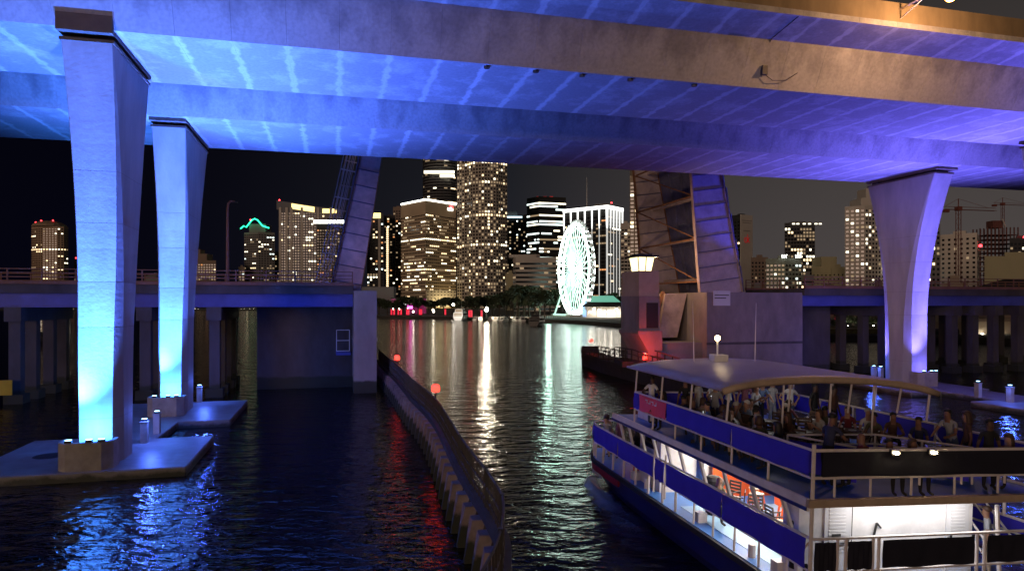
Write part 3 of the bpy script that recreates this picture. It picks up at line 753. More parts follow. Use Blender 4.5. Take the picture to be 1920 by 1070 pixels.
W_pale = wallmat('pale_facade', (0.50,0.47,0.43)); W_brown = wallmat('brown_facade', (0.22,0.165,0.13)); W_blk = wallmat('black_facade', (0.02,0.022,0.022))
W_white = wallmat('white_facade', (0.66,0.62,0.56)); W_olive = wallmat('olive_facade', (0.40,0.38,0.24))
G_white = glow('white_strip_light', (1.0,1.0,0.92), 5); G_yel = glow('yellow_crown_light', (1.0,0.72,0.25), 2.3)
G_grn = glow('green_neon', (0.02,1.0,0.42), 3.0); G_blu = glow('pale_blue_strip', (0.65,0.9,1.0), 2.2)

def rounded(x0, x1, d, dep, k=3):
    return [(x0,d+dep),(x0,d+dep*0.3),(x0+(x1-x0)*0.12,d+dep*0.08),(x0+(x1-x0)*0.3,d),(x0+(x1-x0)*0.7,d),(x0+(x1-x0)*0.88,d+dep*0.08),(x1,d+dep*0.3),(x1,d+dep)]
# left residential towers
r, l, h = tower('apartment_tower', 'brown apartment tower with rounded top and red roof lights, standing alone', rounded(59,128,1000,40), 424, 1000, wallmat('sand_facade',(0.36,0.26,0.18)), 3.3, 3.6, 0.55, 0.5, 0.06, (1,2,2), clus=0.6, seed=3, dim=0.04, rowp=0.06, slabs=0.5)
m = MB(); m.lathe([(23,0),(21,3.5),(15,7),(6,9)], (0,0,h), 16); m.build('domed_roof', MATS['sand_facade'], r)
beacon(r,-6,-10,h+7.5); beacon(r,10,-8,h+8); beacon(r,-14,-10,h+5)
r, l, h = tower('apartment_tower', 'thin dim tower with one red roof light peeping beside the near left pier', [(139,1050),(152,1050),(152,1080),(139,1080)], 487, 1050, W_brown, p=0.06, seed=4); beacon(r,0,-4,h+2.6)
r, l, h = tower('apartment_tower', 'stepped dark apartment block with sparse orange windows beyond the farther left pier', [(366,900),(405,900),(405,930),(366,930)], 488, 900, W_brown, 3.2, 3.4, p=0.05, mix=(1,1,5), dim=0.15, seed=5, slabs=0.4)
MB().box(-13,6,-10,8,h,h+9).build('upper_storeys', W_brown, r); MB().box(-11,-3,-9,5,h+9.001,h+15).build('turret', W_brown, r)
r, l, h = tower('low_building', 'low peaked roof house with a lit window behind the old bridge', [(270,820),(300,820),(300,840),(270,840)], 520, 820, W_grey, p=0.1, seed=6, group='low buildings along the shore')
MB().loft([[(-9,-7,h),(9,-7,h),(9,7,h),(-9,7,h)],[(4,-1,h+6),(6,-1,h+6),(6,1,h+6),(4,1,h+6)]]).build('peaked_roof', W_grey, r)
r, l, h = tower('apartment_tower', 'grey tower with a green neon outline on its peaked crown', [(458,960),(484,952),(515,960),(515,995),(458,995)], 436, 960, W_grey, 3.3, 3.4, 0.6, 0.45, 0.09, (1,2,2,4), clus=0.65, seed=8, slabs=0.6, dim=0.05)
MB().prism([(-9,-14),(14,-14),(14,10),(-9,10)], h, h+12).build('crown', W_grey, r)
pts = [(-20,-17,h+5),(-15,-17,h+9),(-12,-17,h+7),(-4,-17,h+17),(0,-17,h+19),(4,-17,h+17),(11,-17,h+9),(20,-17,h+6)]
MB().tube(pts, 0.9, 6).build('neon_outline', G_grn, r); beacon(r,-8,-12,h+17)
tower('low_building', 'short tan block at the foot of the neon-crowned tower', [(447,940),(459,940),(459,960),(447,960)], 500, 940, W_tan, p=0.05, seed=9, group='low buildings along the shore')
tower('apartment_tower', 'slim grey tower tucked behind the neon-crowned tower', [(511,1000),(528,1000),(528,1030),(511,1030)], 474, 1000, W_grey, p=0.06, seed=10, slabs=0.5)
# big curved-roof complex
r, l, h = tower('apartment_tower', 'wide tower with a sweeping roofline and glowing yellow crown', [(526,850),(640,850),(640,885),(526,885)], 392, 850, wallmat('steel_grey_facade',(0.16,0.165,0.19)), 3.3, 3.3, 0.6, 0.55, 0.11, (1,2,2), seed=11, clus=0.75, dim=0.04)
nn_ = 9; xs = [-37.8+75.6*i/8 for i in range(9)]; zs = [11,9.5,8,6.5,5,3.6,2.4,1.2,0.4]
sw = MB(); sw.loft([[(x,-17,h-0.5),(x,-17,h+z),(x,14,h+z),(x,14,h-0.5)] for x, z in zip(xs,zs)]); sw.build('swept_roof', MATS['steel_grey_facade'], r)
cr = MB(); cr.loft([[(x,-17.8,h+z-7.5),(x,-17.8,h+z-1.0),(x,-17.2,h+z-1.0),(x,-17.2,h+z-7.5)] for x, z in list(zip(xs,zs))[2:6]]); cr.build('crown_light', G_yel, r)
cr = MB(); cr.box(19.5,37,-17.8,-17.2,h-5,h+0.3); cr.build('crown_light', G_yel, r)
for x in (-33,-25,-19,-6,14,30):
    MB().box(x-1.5,x+1.5,-18.3,-17.1,0,h+2).build('facade_pier', W_pale, r)
beacon(r,-36,-12,h+11)
r, l, h = tower('apartment_tower', 'dark tower with a broad white light band and orange windows', [(594,800),(652,800),(652,830),(594,830)], 412, 800, W_blk, 3.3, 3.0, 0.6, 0.5, 0.13, (1,5,5,3), seed=12, top_skip=8, dim=0.16)
MB().box(l[0][0] if False else -17.5,17.5,-16.2,-15.2,h-4.2,h-0.5).build('light_band', G_white, r)
r, l, h = tower('apartment_tower', 'pale-pillared tower with a yellow lit crown right of the raised left leaf', [(688,850),(719,850),(719,885),(688,885)], 400, 850, W_dark, 3.3, 3.2, 0.6, 0.55, 0.2, (1,2,4,5), seed=13, clus=0.6, top_skip=8)
MB().box(-10.3,10.3,-18.2,-17.4,h-6,h+0.5).build('crown_light', G_yel, r); MB().box(7.4,10.2,-18.6,-17.1,0,h-6.1).build('facade_pier', W_pale, r)
r, l, h = tower('apartment_tower', 'narrow dark tower with a vertical line of yellow stair lights', [(720,880),(741,880),(741,910),(720,910)], 404, 880, W_dark, 3.3, 3.2, p=0.06, mix=(1,5,2), seed=14)
for k in range(36): MB().box(-1.2,1.2,-15.9,-15.2,5+k*2.75,6.7+k*2.75).build('stair_light', L_warm, r)
tower('apartment_tower', 'dim orange-flecked tower just left of the white-edged office tower', [(737,930),(756,930),(756,960),(737,960)], 388, 930, W_brown, 3.3, 3.2, p=0.10, mix=(5,1,2,4), seed=15)
# office tower with white roof edge
fpc = [(752,790),(798,752),(855,790),(808,828)]
r, l, h = tower('office_tower', 'tan corner-on office tower with bright white roof edge and red and white logo', fpc, 374, 752, wallmat('warm_tan_facade',(0.46,0.37,0.26)), 3.75, 3.0, 0.72, 0.34, 0.16, (1,2,2,3), rowp=0.16, rowmix=(1,2,2), seed=16, top_skip=12, clus=0.55, dim=0.1)
edge_glow(r, l, h, G_white, 1.7)
bl = Vector((*[q for q in l][0],0))
front = sorted(l, key=lambda q: q[1])[0]; right = sorted(l, key=lambda q: -q[0])[0]
A = Vector((*front,0)); B = Vector((*right,0)); d = (B-A).normalized(); nn = Vector((d.y,-d.x,0)); Ln = (B-A).length
# floodlit lower storeys
m = MB(); m.obox((A+B)/2+nn*0.3+Vector((0,0,11)), d, nn, (0,0,1), Ln/2-1, 0.3, 9.5); pod = m.build('podium_cladding', W_white, r)
ar = area('podium_flood', r, tuple((A+B)/2+nn*9+Vector((0,0,1.5))), tuple((A+B)/2+Vector((0,0,14))), 5200, (1.0,0.75,0.35), 26, 1.5)
w = MB()
for k in range(5):
    for j in range(9):
        c = A+d*(3+j*(Ln-6)/8)+nn*0.62+Vector((0,0,3.5+k*3.75)); w.obox(c, d, nn, (0,0,1), 1.0, 0.03, 0.5)
w.build('podium_windows', [G_dark], r, kind='stuff')
# the logo: small letters c i t i with a red arc
lg = MB(); s_ = 1.5
def LP(x, z): return A+d*(Ln-14+x*s_)+nn*0.35+Vector((0,0,h-8.2+z*s_))
def bar(x0,z0,x1,z1,wd=0.42): lg.beam(LP(x0,z0), LP(x1,z1), 0.5, wd*s_, up=(0,0,1) if abs(z1-z0) < 0.01 else d)
bar(0.2,0.2,0.2,1.6); bar(0.2,0.2,1.3,0.2); bar(0.2,1.6,1.3,1.6); bar(2.3,0,2.3,1.8); bar(3.6,0,3.6,2.6); bar(3.1,1.7,4.3,1.7); bar(3.6,0.1,4.4,0.1); bar(5.4,0,5.4,1.8)
lg.build('logo_letters', G_white, r)
ac = MB(); ac.tube([LP(2.1+1.7*(1-math.cos(t)), 2.3+1.3*math.sin(t)) for t in [math.pi*i/10 for i in range(11)]], 0.45, 6); ac.build('logo_arc', RB, r)
# banded round tower behind
def arc(x0,x1,d,dep,n=7): return [(x0+(x1-x0)*(0.5-0.5*math.cos(math.pi*i/n)), d+dep-dep*math.sin(math.pi*i/n)) for i in range(n+1)]
r, l, h = tower('office_tower', 'dark rounded tower with banded floors rising behind the white-edged office tower', arc(794,857,950,18)+[(857,1000),(794,1000)], 250, 950, W_dark, 3.9, 4.0, 0.95, 0.45, 0.02, (1,2), rowp=0.05, rowmix=(2,2,1), seed=21, slabs=1.0, slabcol=W_grey, clus=0.5)
for z, x0, x1 in ((ZD(324,950)-1.3,-20,22),(ZD(331,950)-1.3,2,22),(ZD(300,950)-1.3,8,14)): MB().box(x0,x1,-17.6-6.5,-16.5-6.5,z-2.2,z+1.6).build('lit_floor', L_white, r)
# the great financial tower
fpf = [(857,800),(857,775),(866,770),(866,757),(876,752),(886,742),(908,736),(930,740),(951,752),(951,800)]
r, l, h = tower('office_tower', 'tallest stepped financial tower with a dense grid of lit square windows', fpf, 180, 740, wallmat('granite_facade',(0.36,0.33,0.28)), 3.55, 3.05, 0.58, 0.56, 0.12, (1,1,2,3,3), rowp=0.09, rowmix=(1,2,1,3), seed=33, top_skip=3, dim=0.22)
# right of it
r, l, h = tower('office_tower', 'dark tower with a pale blue roof strip beside the financial tower', [(950,900),(985,900),(985,935),(950,935)], 408, 900, W_dark, 3.6, 3.0, 0.6, 0.5, 0.14, (1,2,4,3), seed=40)
MB().box(-13,8,-18.8,-17.8,h-0.2,h+1.6).build('roof_light_strip', G_blu, r); MB().box(-12,2,-12,8,h,h+9).build('upper_block', W_grey, r)
r, l, h = tower('office_tower', 'black office tower with bright white horizontal window bands', [(988,850),(1011,832),(1061,842),(1061,885),(1000,890)], 368, 832, W_blk, 3.7, 2.6, 1.0, 0.5, 0.18, (4,2,4), rowp=0.25, rowmix=(4,2,4,4), clus=0.22, seed=43, dim=0.06)
for x in (-12,-4,4): MB().box(x-0.3,x+4,-8,-7,h,h+3).build('roof_sign', glow('dim_red_sign',(1,0.03,0.03),0.35), r)
tower('office_tower', 'dark tower with faint green windows left of the white-banded black tower', [(972,960),(1003,960),(1003,990),(972,990)], 404, 960, W_dark, 3.6, 3.0, p=0.12, mix=(3,4,2), seed=44)
r, l, h = tower('office_block', 'mid-height grey office slab with long horizontal window bands near the wheel', [(962,520),(967,512),(1043,512),(1043,540),(962,540)], 482, 512, W_pale, 3.4, 3.0, 1.0, 0.45, 0.0, (3,), seed=45, dim=0.12, slabs=0.35, group='low buildings along the shore')
MB().box(-17,4,-9,9,h,h+2.2).build('parapet_block', W_pale, r)
tower('office_block', 'plain tan slab between the financial tower and the grey office slab', [(948,560),(966,560),(966,580),(948,580)], 512, 560, W_olive, 30, 30, p=0, seed=46, dim=0, group='low buildings along the shore')
# tower with white light pillars
fpl = [(1058,700),(1138,668),(1166,690),(1166,720),(1085,742)]
r, l, h = tower('office_tower', 'dark tower ringed by white lit pillars and a brilliant crown behind the wheel', fpl, 386, 672, W_blk, 3.7, 3.0, 0.85, 0.4, 0.07, (1,2,5,3), rowp=0.05, rowmix=(2,5), seed=50, clus=0.4, top_skip=9)
ls = sorted(l, key=lambda q: q[1])
fA = min(l, key=lambda q: q[0]); fB = min(l, key=lambda q: q[1]); fC = max(l, key=lambda q: q[0]+(-q[1])*0.3)
Lp = glow('white_pillar_light', (1.0,0.98,0.92), 0.55); Lc = glow('white_crown_light', (1.0,1.0,0.94), 3.4); Lpt = glow('white_pillar_top', (1,1,0.95), 2.2)
for (a, b, n) in ((fA, fB, 6), (fB, fC, 5)):
    A = Vector((*a,0)); B = Vector((*b,0)); d = (B-A).normalized(); nn = Vector((d.y,-d.x,0)); Ln = (B-A).length
    m = MB(); m.obox((A+B)/2+nn*0.8+Vector((0,0,h-1.5)), d, nn, (0,0,1), Ln/2+0.6, 0.8, 1.5); m.build('crown_light', Lc, r)
    for i in range(n+1):
        c = A+d*Ln*i/n+nn*0.7
        MB().obox(c+Vector((0,0,h/2-8)), d, nn, (0,0,1), 0.22, 0.4, h/2-12).build('light_pillar', Lp, r)
        mm = MB(); mm.loft([[c+d*q*x+nn*0.4*y+Vector((0,0,z)) for x, y in ((-1,1),(1,1),(1,-1),(-1,-1))] for z, q in ((h-22,0.22),(h-3.1,0.7))]); mm.build('pillar_flare', Lpt, r)
MB().prism([(-5,-10),(12,-16),(14,-2),(-4,4)], h+0.4, h+5).build('roof_house', W_grey, r)
m = MB(); m.tube([(-12,0,h),(-12,0,h+18),(-12,0,h+34)], [0.6,0.4,0.2], 6); m.build('antenna', mat('antenna_paint',(0.5,0.5,0.5),var=0), r)
beacon(r, 12, -10, h+5)
tower('office_tower', 'small pale tower in the gap right of the white-pillared tower', [(1164,640),(1183,640),(1183,660),(1164,660)], 418, 640, W_pale, 3.3, 2.4, 0.8, 0.5, 0.12, (3,2), seed=52)
r, l, h = tower('apartment_tower', 'tall balconied tower half hidden by the raised right leaf', [(1181,560),(1215,556),(1230,590),(1181,590)], 328, 556, W_tan, 3.2, 3.4, 0.7, 0.6, 0.07, (1,2), seed=53, slabs=1.2, dim=0.1)
MB().box(-8,6,-8,8,h,h+14).build('crown', W_tan, r)
# right side
r, l, h = tower('office_tower', 'slab tower with a blank pale flank bearing red letters', [(1370,700),(1388,690),(1410,700),(1410,730),(1370,730)], 402, 690, W_blk, 3.6, 3.0, p=0.04, mix=(2,1), seed=60)
a = Vector((*[q for q in l if True][1],0))
fl = sorted(l, key=lambda q: q[1])[0]; rt = max([q for q in l if q[1] < 0], key=lambda q: q[0])
A = Vector((*fl,0)); B = Vector((*rt,0)); d = (B-A).normalized(); nn = Vector((d.y,-d.x,0)); Ln = (B-A).length
m = MB(); m.obox((A+B)/2+nn*0.4+Vector((0,0,h/2)), d, nn, (0,0,1), Ln/2, 0.4, h/2); m.build('blank_flank', W_pale, r)
RL = mat('red_letter_paint', (0.55,0.02,0.03), 0.5, var=0, emit=(1,0.05,0.05), es=0.10)
def F2(x, z): return A+d*(Ln*0.30+x)+nn*0.95+Vector((0,0,ZD(455,695)-1.26+z))
lo = MB(); lo.tube([F2(1.9+1.9*math.cos(t), 2.6+2.6*math.sin(t)) for t in [2*math.pi*i/14 for i in range(14)]], 0.45, 6, closed=True); lo.build('letter_o', RL, r)
lk = MB(); lk.beam(F2(4.9,0),F2(4.9,8.6),0.3,0.9,up=d); lk.beam(F2(4.9,2.4),F2(7.6,5.4),0.3,0.9,up=d); lk.beam(F2(5.6,3.1),F2(7.8,0),0.3,0.9,up=d); lk.build('letter_k', RL, r)
for z, q in ((ZD(414,695),0.85),(ZD(418,695),0.7),(ZD(433,695),0.6)): MB().obox(A+d*Ln*0.5+nn*0.85+Vector((0,0,z-1.26)), d, nn, (0,0,1), Ln/2*q, 0.05, 0.35).build('small_print', W_grey, r)
MB().box(-8,-1,-15,-14,h-26,h-24).build('lit_floor', L_white, r)
r, l, h = tower('apartment_tower', 'slim tower speckled with white lights under a bright roofline', [(1471,640),(1528,640),(1528,668),(1471,668)], 418, 640, W_dark, 3.2, 2.7, 0.62, 0.6, 0.30, (1,2,2,3), seed=61, clus=0.7, dim=0.15, slabs=0.5, slabcol=W_grey)
for x in (-13,-9,-3,2,8,12): MB().box(x,x+2.4,-14.6,-14.05,h-1.3,h-0.3).build('roof_light', L_white, r)
MB().box(-10,9,-6,6,h,h+2).build('parapet_block', W_grey, r)
r, l, h = tower('office_block', 'lower grey-green office block with white roof lettering and scattered lights', [(1436,520),(1472,515),(1503,520),(1503,545),(1436,545)], 484, 515, wallmat('greygreen_facade',(0.22,0.26,0.22)), 3.3, 2.6, 0.6, 0.42, 0.22, (2,4,2,3), seed=62, clus=0.7)
for x0 in (-7.6,2.6):
    m = MB()
    for k in range(3):
        x = x0+k*1.5; m.box(x,x+0.35,-15.4,-15.1,h+0.2,h+2.6); m.box(x+0.351,x+1.0,-15.4,-15.1,h+(0.2,1.2,2.25)[k],h+(0.55,1.6,2.6)[k])
    m.build('roof_letters', G_white, r)
tower('office_block', 'dull tan block behind the lettered office block', [(1408,620),(1440,620),(1440,640),(1408,640)], 482, 620, W_brown, 3.4, 2.8, 0.5, 0.5, 0.03, (1,), seed=63, dim=0.05)
tower('office_block', 'horizontal-banded low block right of the lettered office block', [(1503,480),(1526,480),(1526,500),(1503,500)], 515, 480, W_grey, 3.2, 3.0, 1.0, 0.4, 0.02, seed=64, dim=0.1, slabs=0.3, group='low buildings along the shore')
r, l, h = tower('office_block', 'plain olive-cream stepped block left of the tall stepped apartment tower', [(1522,600),(1560,600),(1560,625),(1522,625)], 500, 600, W_olive, 3.6, 3.2, 0.35, 0.35, 0.06, (1,2), seed=65, dim=0.02)
MB().box(-5,8.6,-10,9,h,h+9).build('upper_block', W_olive, r)
tower('office_block', 'low olive wing beside the stepped cream block', [(1560,590),(1584,590),(1584,610),(1560,610)], 500, 590, W_olive, 3.6, 3.2, 0.3, 0.35, 0.05, seed=66, dim=0.02)
r, l, h = tower('apartment_tower', 'tall pale stepped apartment tower beside the flared pier', [(1584,540),(1622,533),(1664,540),(1664,570),(1584,570)], 385, 533, W_pale, 3.2, 2.9, 0.55, 0.5, 0.08, (1,2,2), seed=67, slabs=0.6, dim=0.08)
MB().box(-9,8,-10,8,h,h+7).build('upper_storeys', W_pale, r); MB().box(-4,4,-8,6,h+7.001,h+15).build('top_tier', W_pale, r)
w = MB()
rr = random.Random(5)
for k in range(24):
    for x in (8.5,10.6,12.7):
        if rr.random() < 0.55: w.box(x,x+1.7,-14.9+(x-4)*0.17,-14.3+(x-4)*0.17,3+k*3.2,5.2+k*3.2, rr.choice((1,2,2,3)))
w.build('bright_stack', WS, r, kind='stuff')
tower('apartment_tower', 'greenish narrow tower just right of the flared pier', [(1738,420),(1763,420),(1763,440),(1738,440)], 418, 420, W_grey, 3.2, 2.6, 0.55, 0.5, 0.16, (1,2,2,3), seed=70, slabs=0.6)
r, l, h = tower('apartment_tower', 'white apartment slab with stacked balconies near the construction cranes', [(1763,455),(1832,440),(1836,462),(1770,475)], 436, 440, W_white, 3.1, 3.4, 0.42, 0.45, 0.03, (1,3), seed=71, dim=0.06, slabs=0.5)
for k in range(24):
    for x in (-4.5, 6.5): MB().box(x-1.8,x+1.8,-12.2-(x*0.2),-8.5-(x*0.2),1.5+k*1.74 if False else 2+k*1.75,2.35+k*1.75).build('balcony', W_white, r) if k % 2 == 0 else None
beacon(r, 5.0, -12.8, h-9)
MB().box(-11.5,-1,-14,-10.5,0,8).build('lit_podium', glow('podium_glow',(1.0,0.85,0.66),0.9), r)
# tower under construction
r = thing('construction_frame', 'dark rust-red concrete frame of a tower under construction', 'building', PD(1866,560,1.26), 0)
hz = ZD(428,560)-1.26; wd = 13.0
M_frame = mat('raw_frame', (0.13,0.05,0.045), 0.9, var=0.3)
for k in range(int(hz/3.6)): MB().box(-wd,wd,-9,9,k*3.6,k*3.6+0.35).build('floor_slab', M_frame, r)
for x in [-12.4+i*3.1 for i in range(9)]:
    for y in (-8.5, 0, 8.5): MB().box(x-0.35,x+0.35,y-0.35,y+0.35,0.36,hz).build('column', M_frame, r)
MB().box(-4,4,-3,5,hz,hz+6).build('core', M_frame, r)
MB().beam((4,-6,hz+0.5),(1.5,-6,hz+7),0.7).build('hoist_boom', W_pale, r)
def crane(label, px, D, py, jib):
    r = thing('tower_crane', label, 'crane', PD(px, D, 1.26), 0.2, 'tower cranes over the building site')
    hh = ZD(py, D)-1.26; Mc = mat('crane_paint', (0.16,0.05,0.04), 0.7, var=0.1)
    for x in (-0.9,0.9):
        for y in (-0.9,0.9): MB().box(x-0.15,x+0.15,y-0.15,y+0.15,0,hh).build('mast_leg', Mc, r)
    br = MB(); n = int(hh/3)
    for k in range(n):
        s = 1 if k % 2 else -1
        br.beam((-0.9*s,-0.9,k*3),(0.9*s,-0.9,k*3+3),0.12); br.beam((-0.9,-0.9*s,k*3),(-0.9,0.9*s,k*3+3),0.12)
    br.build('mast_bracing', Mc, r)
    MB().box(-1.4,1.4,-1.4,1.4,hh,hh+2.4).build('cab', Mc, r)
    for z, y in ((0.6,-0.8),(0.6,0.8),(2.2,0)): MB().beam((-10,y,hh+z),(jib,y,hh+z),0.25).build('jib_chord', Mc, r)
    MB().box(-11,-7,-1,1,hh-1.2,hh+0.4).build('counterweight', Mc, r)
    MB().beam((0,0,hh+2.4),(0,0,hh+7),0.4).build('apex', Mc, r); MB().beam((0,0,hh+7),(jib*0.8,0,hh+2.2),0.14).build('tie', Mc, r); MB().beam((0,0,hh+7),(-9.5,0,hh+2.2),0.14).build('tie', Mc, r)
crane('rust-red tower crane standing in front of the white balconied slab', 1797, 400, 395, 26)
crane('faint tower crane rising over the unfinished frame', 1880, 620, 385, 34)
r, l, h = tower('apartment_tower', 'dim tower with a double red beacon right of the unfinished frame', [(1893,520),(1930,520),(1930,545),(1893,545)], 446, 520, W_dark, 3.3, 2.8, p=0.10, mix=(1,2,4), seed=75); beacon(r,-2,-8,h); beacon(r,1.5,-8,h)
tower('warehouse', 'blank drab wall of a broad low building at the right', [(1846,330),(1960,330),(1960,360),(1846,360)], 480, 330, W_olive, 40, 40, p=0, dim=0, seed=76, group='low buildings along the shore')
r, l, h = tower('warehouse', 'low house with lit yellow windows below the blank drab wall', [(1896,240),(1990,240),(1990,255),(1896,255)], 528, 240, W_brown, 3.0, 3.0, 0.4, 0.4, 0.5, (1,2), seed=77, group='low buildings along the shore')
r = thing('dark_roof_hall', 'hall with a broad dark low-pitched roof at the right shore', 'building', PD(1890,190,1.26), 0.1)
MB().box(-11,12,-6,6,0,9.0).build('wall', W_brown, r)
MB().loft([[(-13,-7,9.0),(14,-7,9.0),(14,7,9.0),(-13,7,9.0)],[(0,-1.5,13.4),(6,-1.5,13.4),(6,1.5,13.4),(0,1.5,13.4)]]).build('roof', M_rubber, r)
lowb = [((1530,1580),543,300,W_brown,80,'long low roof with a lit doorway seen over the right drawbridge deck'),((1585,1625),546,290,W_tan,81,'low tan shed with small lights left of the flared pier'),((1628,1668),536,300,W_brown,82,'low brown house with warm windows touching the flared pier'),((1765,1815),530,230,W_tan,83,'square tan utility building on the shore right of the flared pier'),((1404,1436),540,330,W_grey,84,'low grey shed at the foot of the lettered slab tower')]
for (x0,x1), yt, D, wmm, sd, lb in lowb:
    tower('low_building', lb, [(x0,D),(x1,D),(x1,D+14),(x0,D+14)], yt, D, wmm, 3.2, 4.0, 0.35, 0.4, 0.25, (1,2,3), seed=sd, top_skip=0.8, group='low buildings along the shore')

# ------------------------------------------------------------------ observation wheel
D = 335.0; rw = 84*D/F; cz = ZD(505, D)
wh = thing('ferris_wheel', 'tall white and green lit observation wheel on the waterfront', 'ferris wheel', PD(1079, D, 1.26), R(-75))
cz -= 1.26
Gw = glow('wheel_white_led', (0.88,1.0,0.94), 9.0); Gg = glow('wheel_green_led', (0.58,1.0,0.78), 4.0); Gl = glow('wheel_leg_light', (0.55,0.95,0.75), 1.1)
def ringpts(rad, y, n=64): return [(rad*math.cos(2*math.pi*i/n), y, cz+rad*math.sin(2*math.pi*i/n)) for i in range(n)]
for y in (-1.3, 1.3):
    MB().tube(ringpts(rw, y), 0.22, 6, closed=True).build('rim', Gw, wh)
    MB().tube(ringpts(rw*0.93, y), 0.14, 5, closed=True).build('inner_rim', Gg, wh)
for i in range(42):
    a = 2*math.pi*i/42; a2 = 2*math.pi*(i+0.5)/42
    c, s = math.cos(a), math.sin(a)
    m = MB(); m.beam((rw*c,-1.3,cz+rw*s),(rw*c,1.3,cz+rw*s),0.22); m.beam((rw*c,-1.3,cz+rw*s),(rw*0.93*math.cos(a2),-1.3,cz+rw*0.93*math.sin(a2)),0.12); m.build('rim_brace', Gw, wh)
    if True:
        for y in ((-1.3,) if i % 2 else (-1.3, 1.3)):
            m = MB(); m.beam((rw*0.93*c,y,cz+rw*0.93*s),(1.2*c,y*2.0,cz+1.2*s),0.13); m.build('spoke', Gg, wh)
    gx, gz = (rw+1.5)*c, cz+(rw+1.5)*s
    g_ = MB(); g_.loft([[(gx+q*math.cos(t), q*0.9*math.sin(t), gz+z) for t in [2*math.pi*k/8 for k in range(8)]] for z, q in ((-1.2,0.5),(-0.9,0.95),(0.4,1.0),(0.9,0.5))])
    go = g_.build('gondola', mat('gondola_shell',(0.7,0.75,0.75),0.3,var=0,emit=(0.8,1,0.95),es=0.12,sample=False), wh)
MB().tube([(0,-3.2,cz),(0,3.2,cz)], 1.3, 12).build('hub', Gg, wh)
for sx_ in (-1, 1):
    for y in (-1, 1):
        MB().beam((sx_*12.5, y*6.5, 1.0), (0, y*3.0, cz), 0.6).build('support_leg', Gl, wh)
MB().box(-14,14,-8,8,0.0,1.0).build('boarding_platform', W_white, wh)
MB().box(-9,9,-8.6,-8.05,0.4,1.3).build('platform_light', Gl, wh)
point('wheel_wash', wh, (0,-14,4), 2500, (0.6,1,0.8), 1.0)
# ------------------------------------------------------------------ waterfront: trees, lamps, boats, pavilion
M_leafg = [mat('foliage_%d' % i, c, 0.7, var=0.35, vscale=0.4) for i, c in enumerate(((0.030,0.045,0.022),(0.045,0.065,0.03),(0.06,0.08,0.04)))]
M_bark = mat('bark', (0.07,0.055,0.04), 0.9, var=0.3)
def crown_mesh(seed, rx, rz, n):
    rnd = random.Random(seed); mb = MB()
    lobes = [(rnd.uniform(-rx*.6,rx*.6), rnd.uniform(-rx*.6,rx*.6), rnd.uniform(-rz*.4,rz*.5), rnd.uniform(.35,.6)) for _ in range(8)]
    for _ in range(n):
        lx, ly, lz, q = rnd.choice(lobes); v = Vector((rnd.gauss(0,1),rnd.gauss(0,1),rnd.gauss(0,1))).normalized()*rnd.uniform(.55,1)**.5
        p = Vector((lx+v.x*rx*q, ly+v.y*rx*q, lz+v.z*rz*q)); s = rnd.uniform(.25,.6)*rx/3.2
        a = Vector((rnd.gauss(0,1),rnd.gauss(0,1),rnd.gauss(0,.6))).normalized(); b = a.cross(Vector((rnd.gauss(0,1),rnd.gauss(0,1),rnd.gauss(0,1)))).normalized()
        mb.add([p-a*s, p+b*s*.6, p+a*s, p-b*s*.6], [(0,1,2,3)], rnd.choice((0,0,1,1,2)))
    return mb.mesh('crown', M_leafg)
crowns = [crown_mesh(s, 3.6, 2.8, 650) for s in range(4)]
tr = MB(); tr.tube([(0,0,0),(0.1,0,2),(0,0.1,4.2)], [0.3,0.22,0.14], 7)
for a in range(4): tr.tube([(0,0.05,2.6),(math.cos(a*1.7)*1.1,math.sin(a*1.7)*1.1,4.4)], [0.13,0.05], 5)
trunk = tr.mesh('trunk', M_bark)
tcount = 0
def tree(px, D, h, label, grp='broadleaf trees along the far shore', dz=1.26):
    global tcount
    r = thing('broadleaf_tree', label, 'tree', PD(px, D, dz), random.uniform(0,6), grp); s = h/7.6; r.scale = (s*random.uniform(.9,1.25),)*2+(s,)
    link('trunk', trunk, r); c = link('crown', crowns[tcount % 4], r); c.location.z = 5.0; tcount += 1
for px in range(712, 860, 15): tree(px+random.uniform(-4,4), 375+random.uniform(0,25), random.uniform(7,10.5), 'dark round-topped tree on the shore left of the white yacht')
for px in list(range(872, 965, 13)): tree(px, 345+random.uniform(0,15), random.uniform(8,12), 'dark broad tree in front of the financial tower')
for px in list(range(962, 1058, 10)): tree(px, 320+random.uniform(0,50), random.uniform(10,16), 'tall dense tree beside the observation wheel')
for px in (1100,1118,1132,1150,1162): tree(px, 345+random.uniform(0,20), random.uniform(9,12), 'dark tree behind the lit pavilion')
for px in (1598,1612,1628,1640,1650): tree(px, 270, random.uniform(8,12), 'dark tree at the foot of the tall stepped apartment tower')
for px in (1570,1582,1600,1622,1645): tree(px, 168, random.uniform(3,4.5), 'small shrub-like tree on the bank under the right approach span')
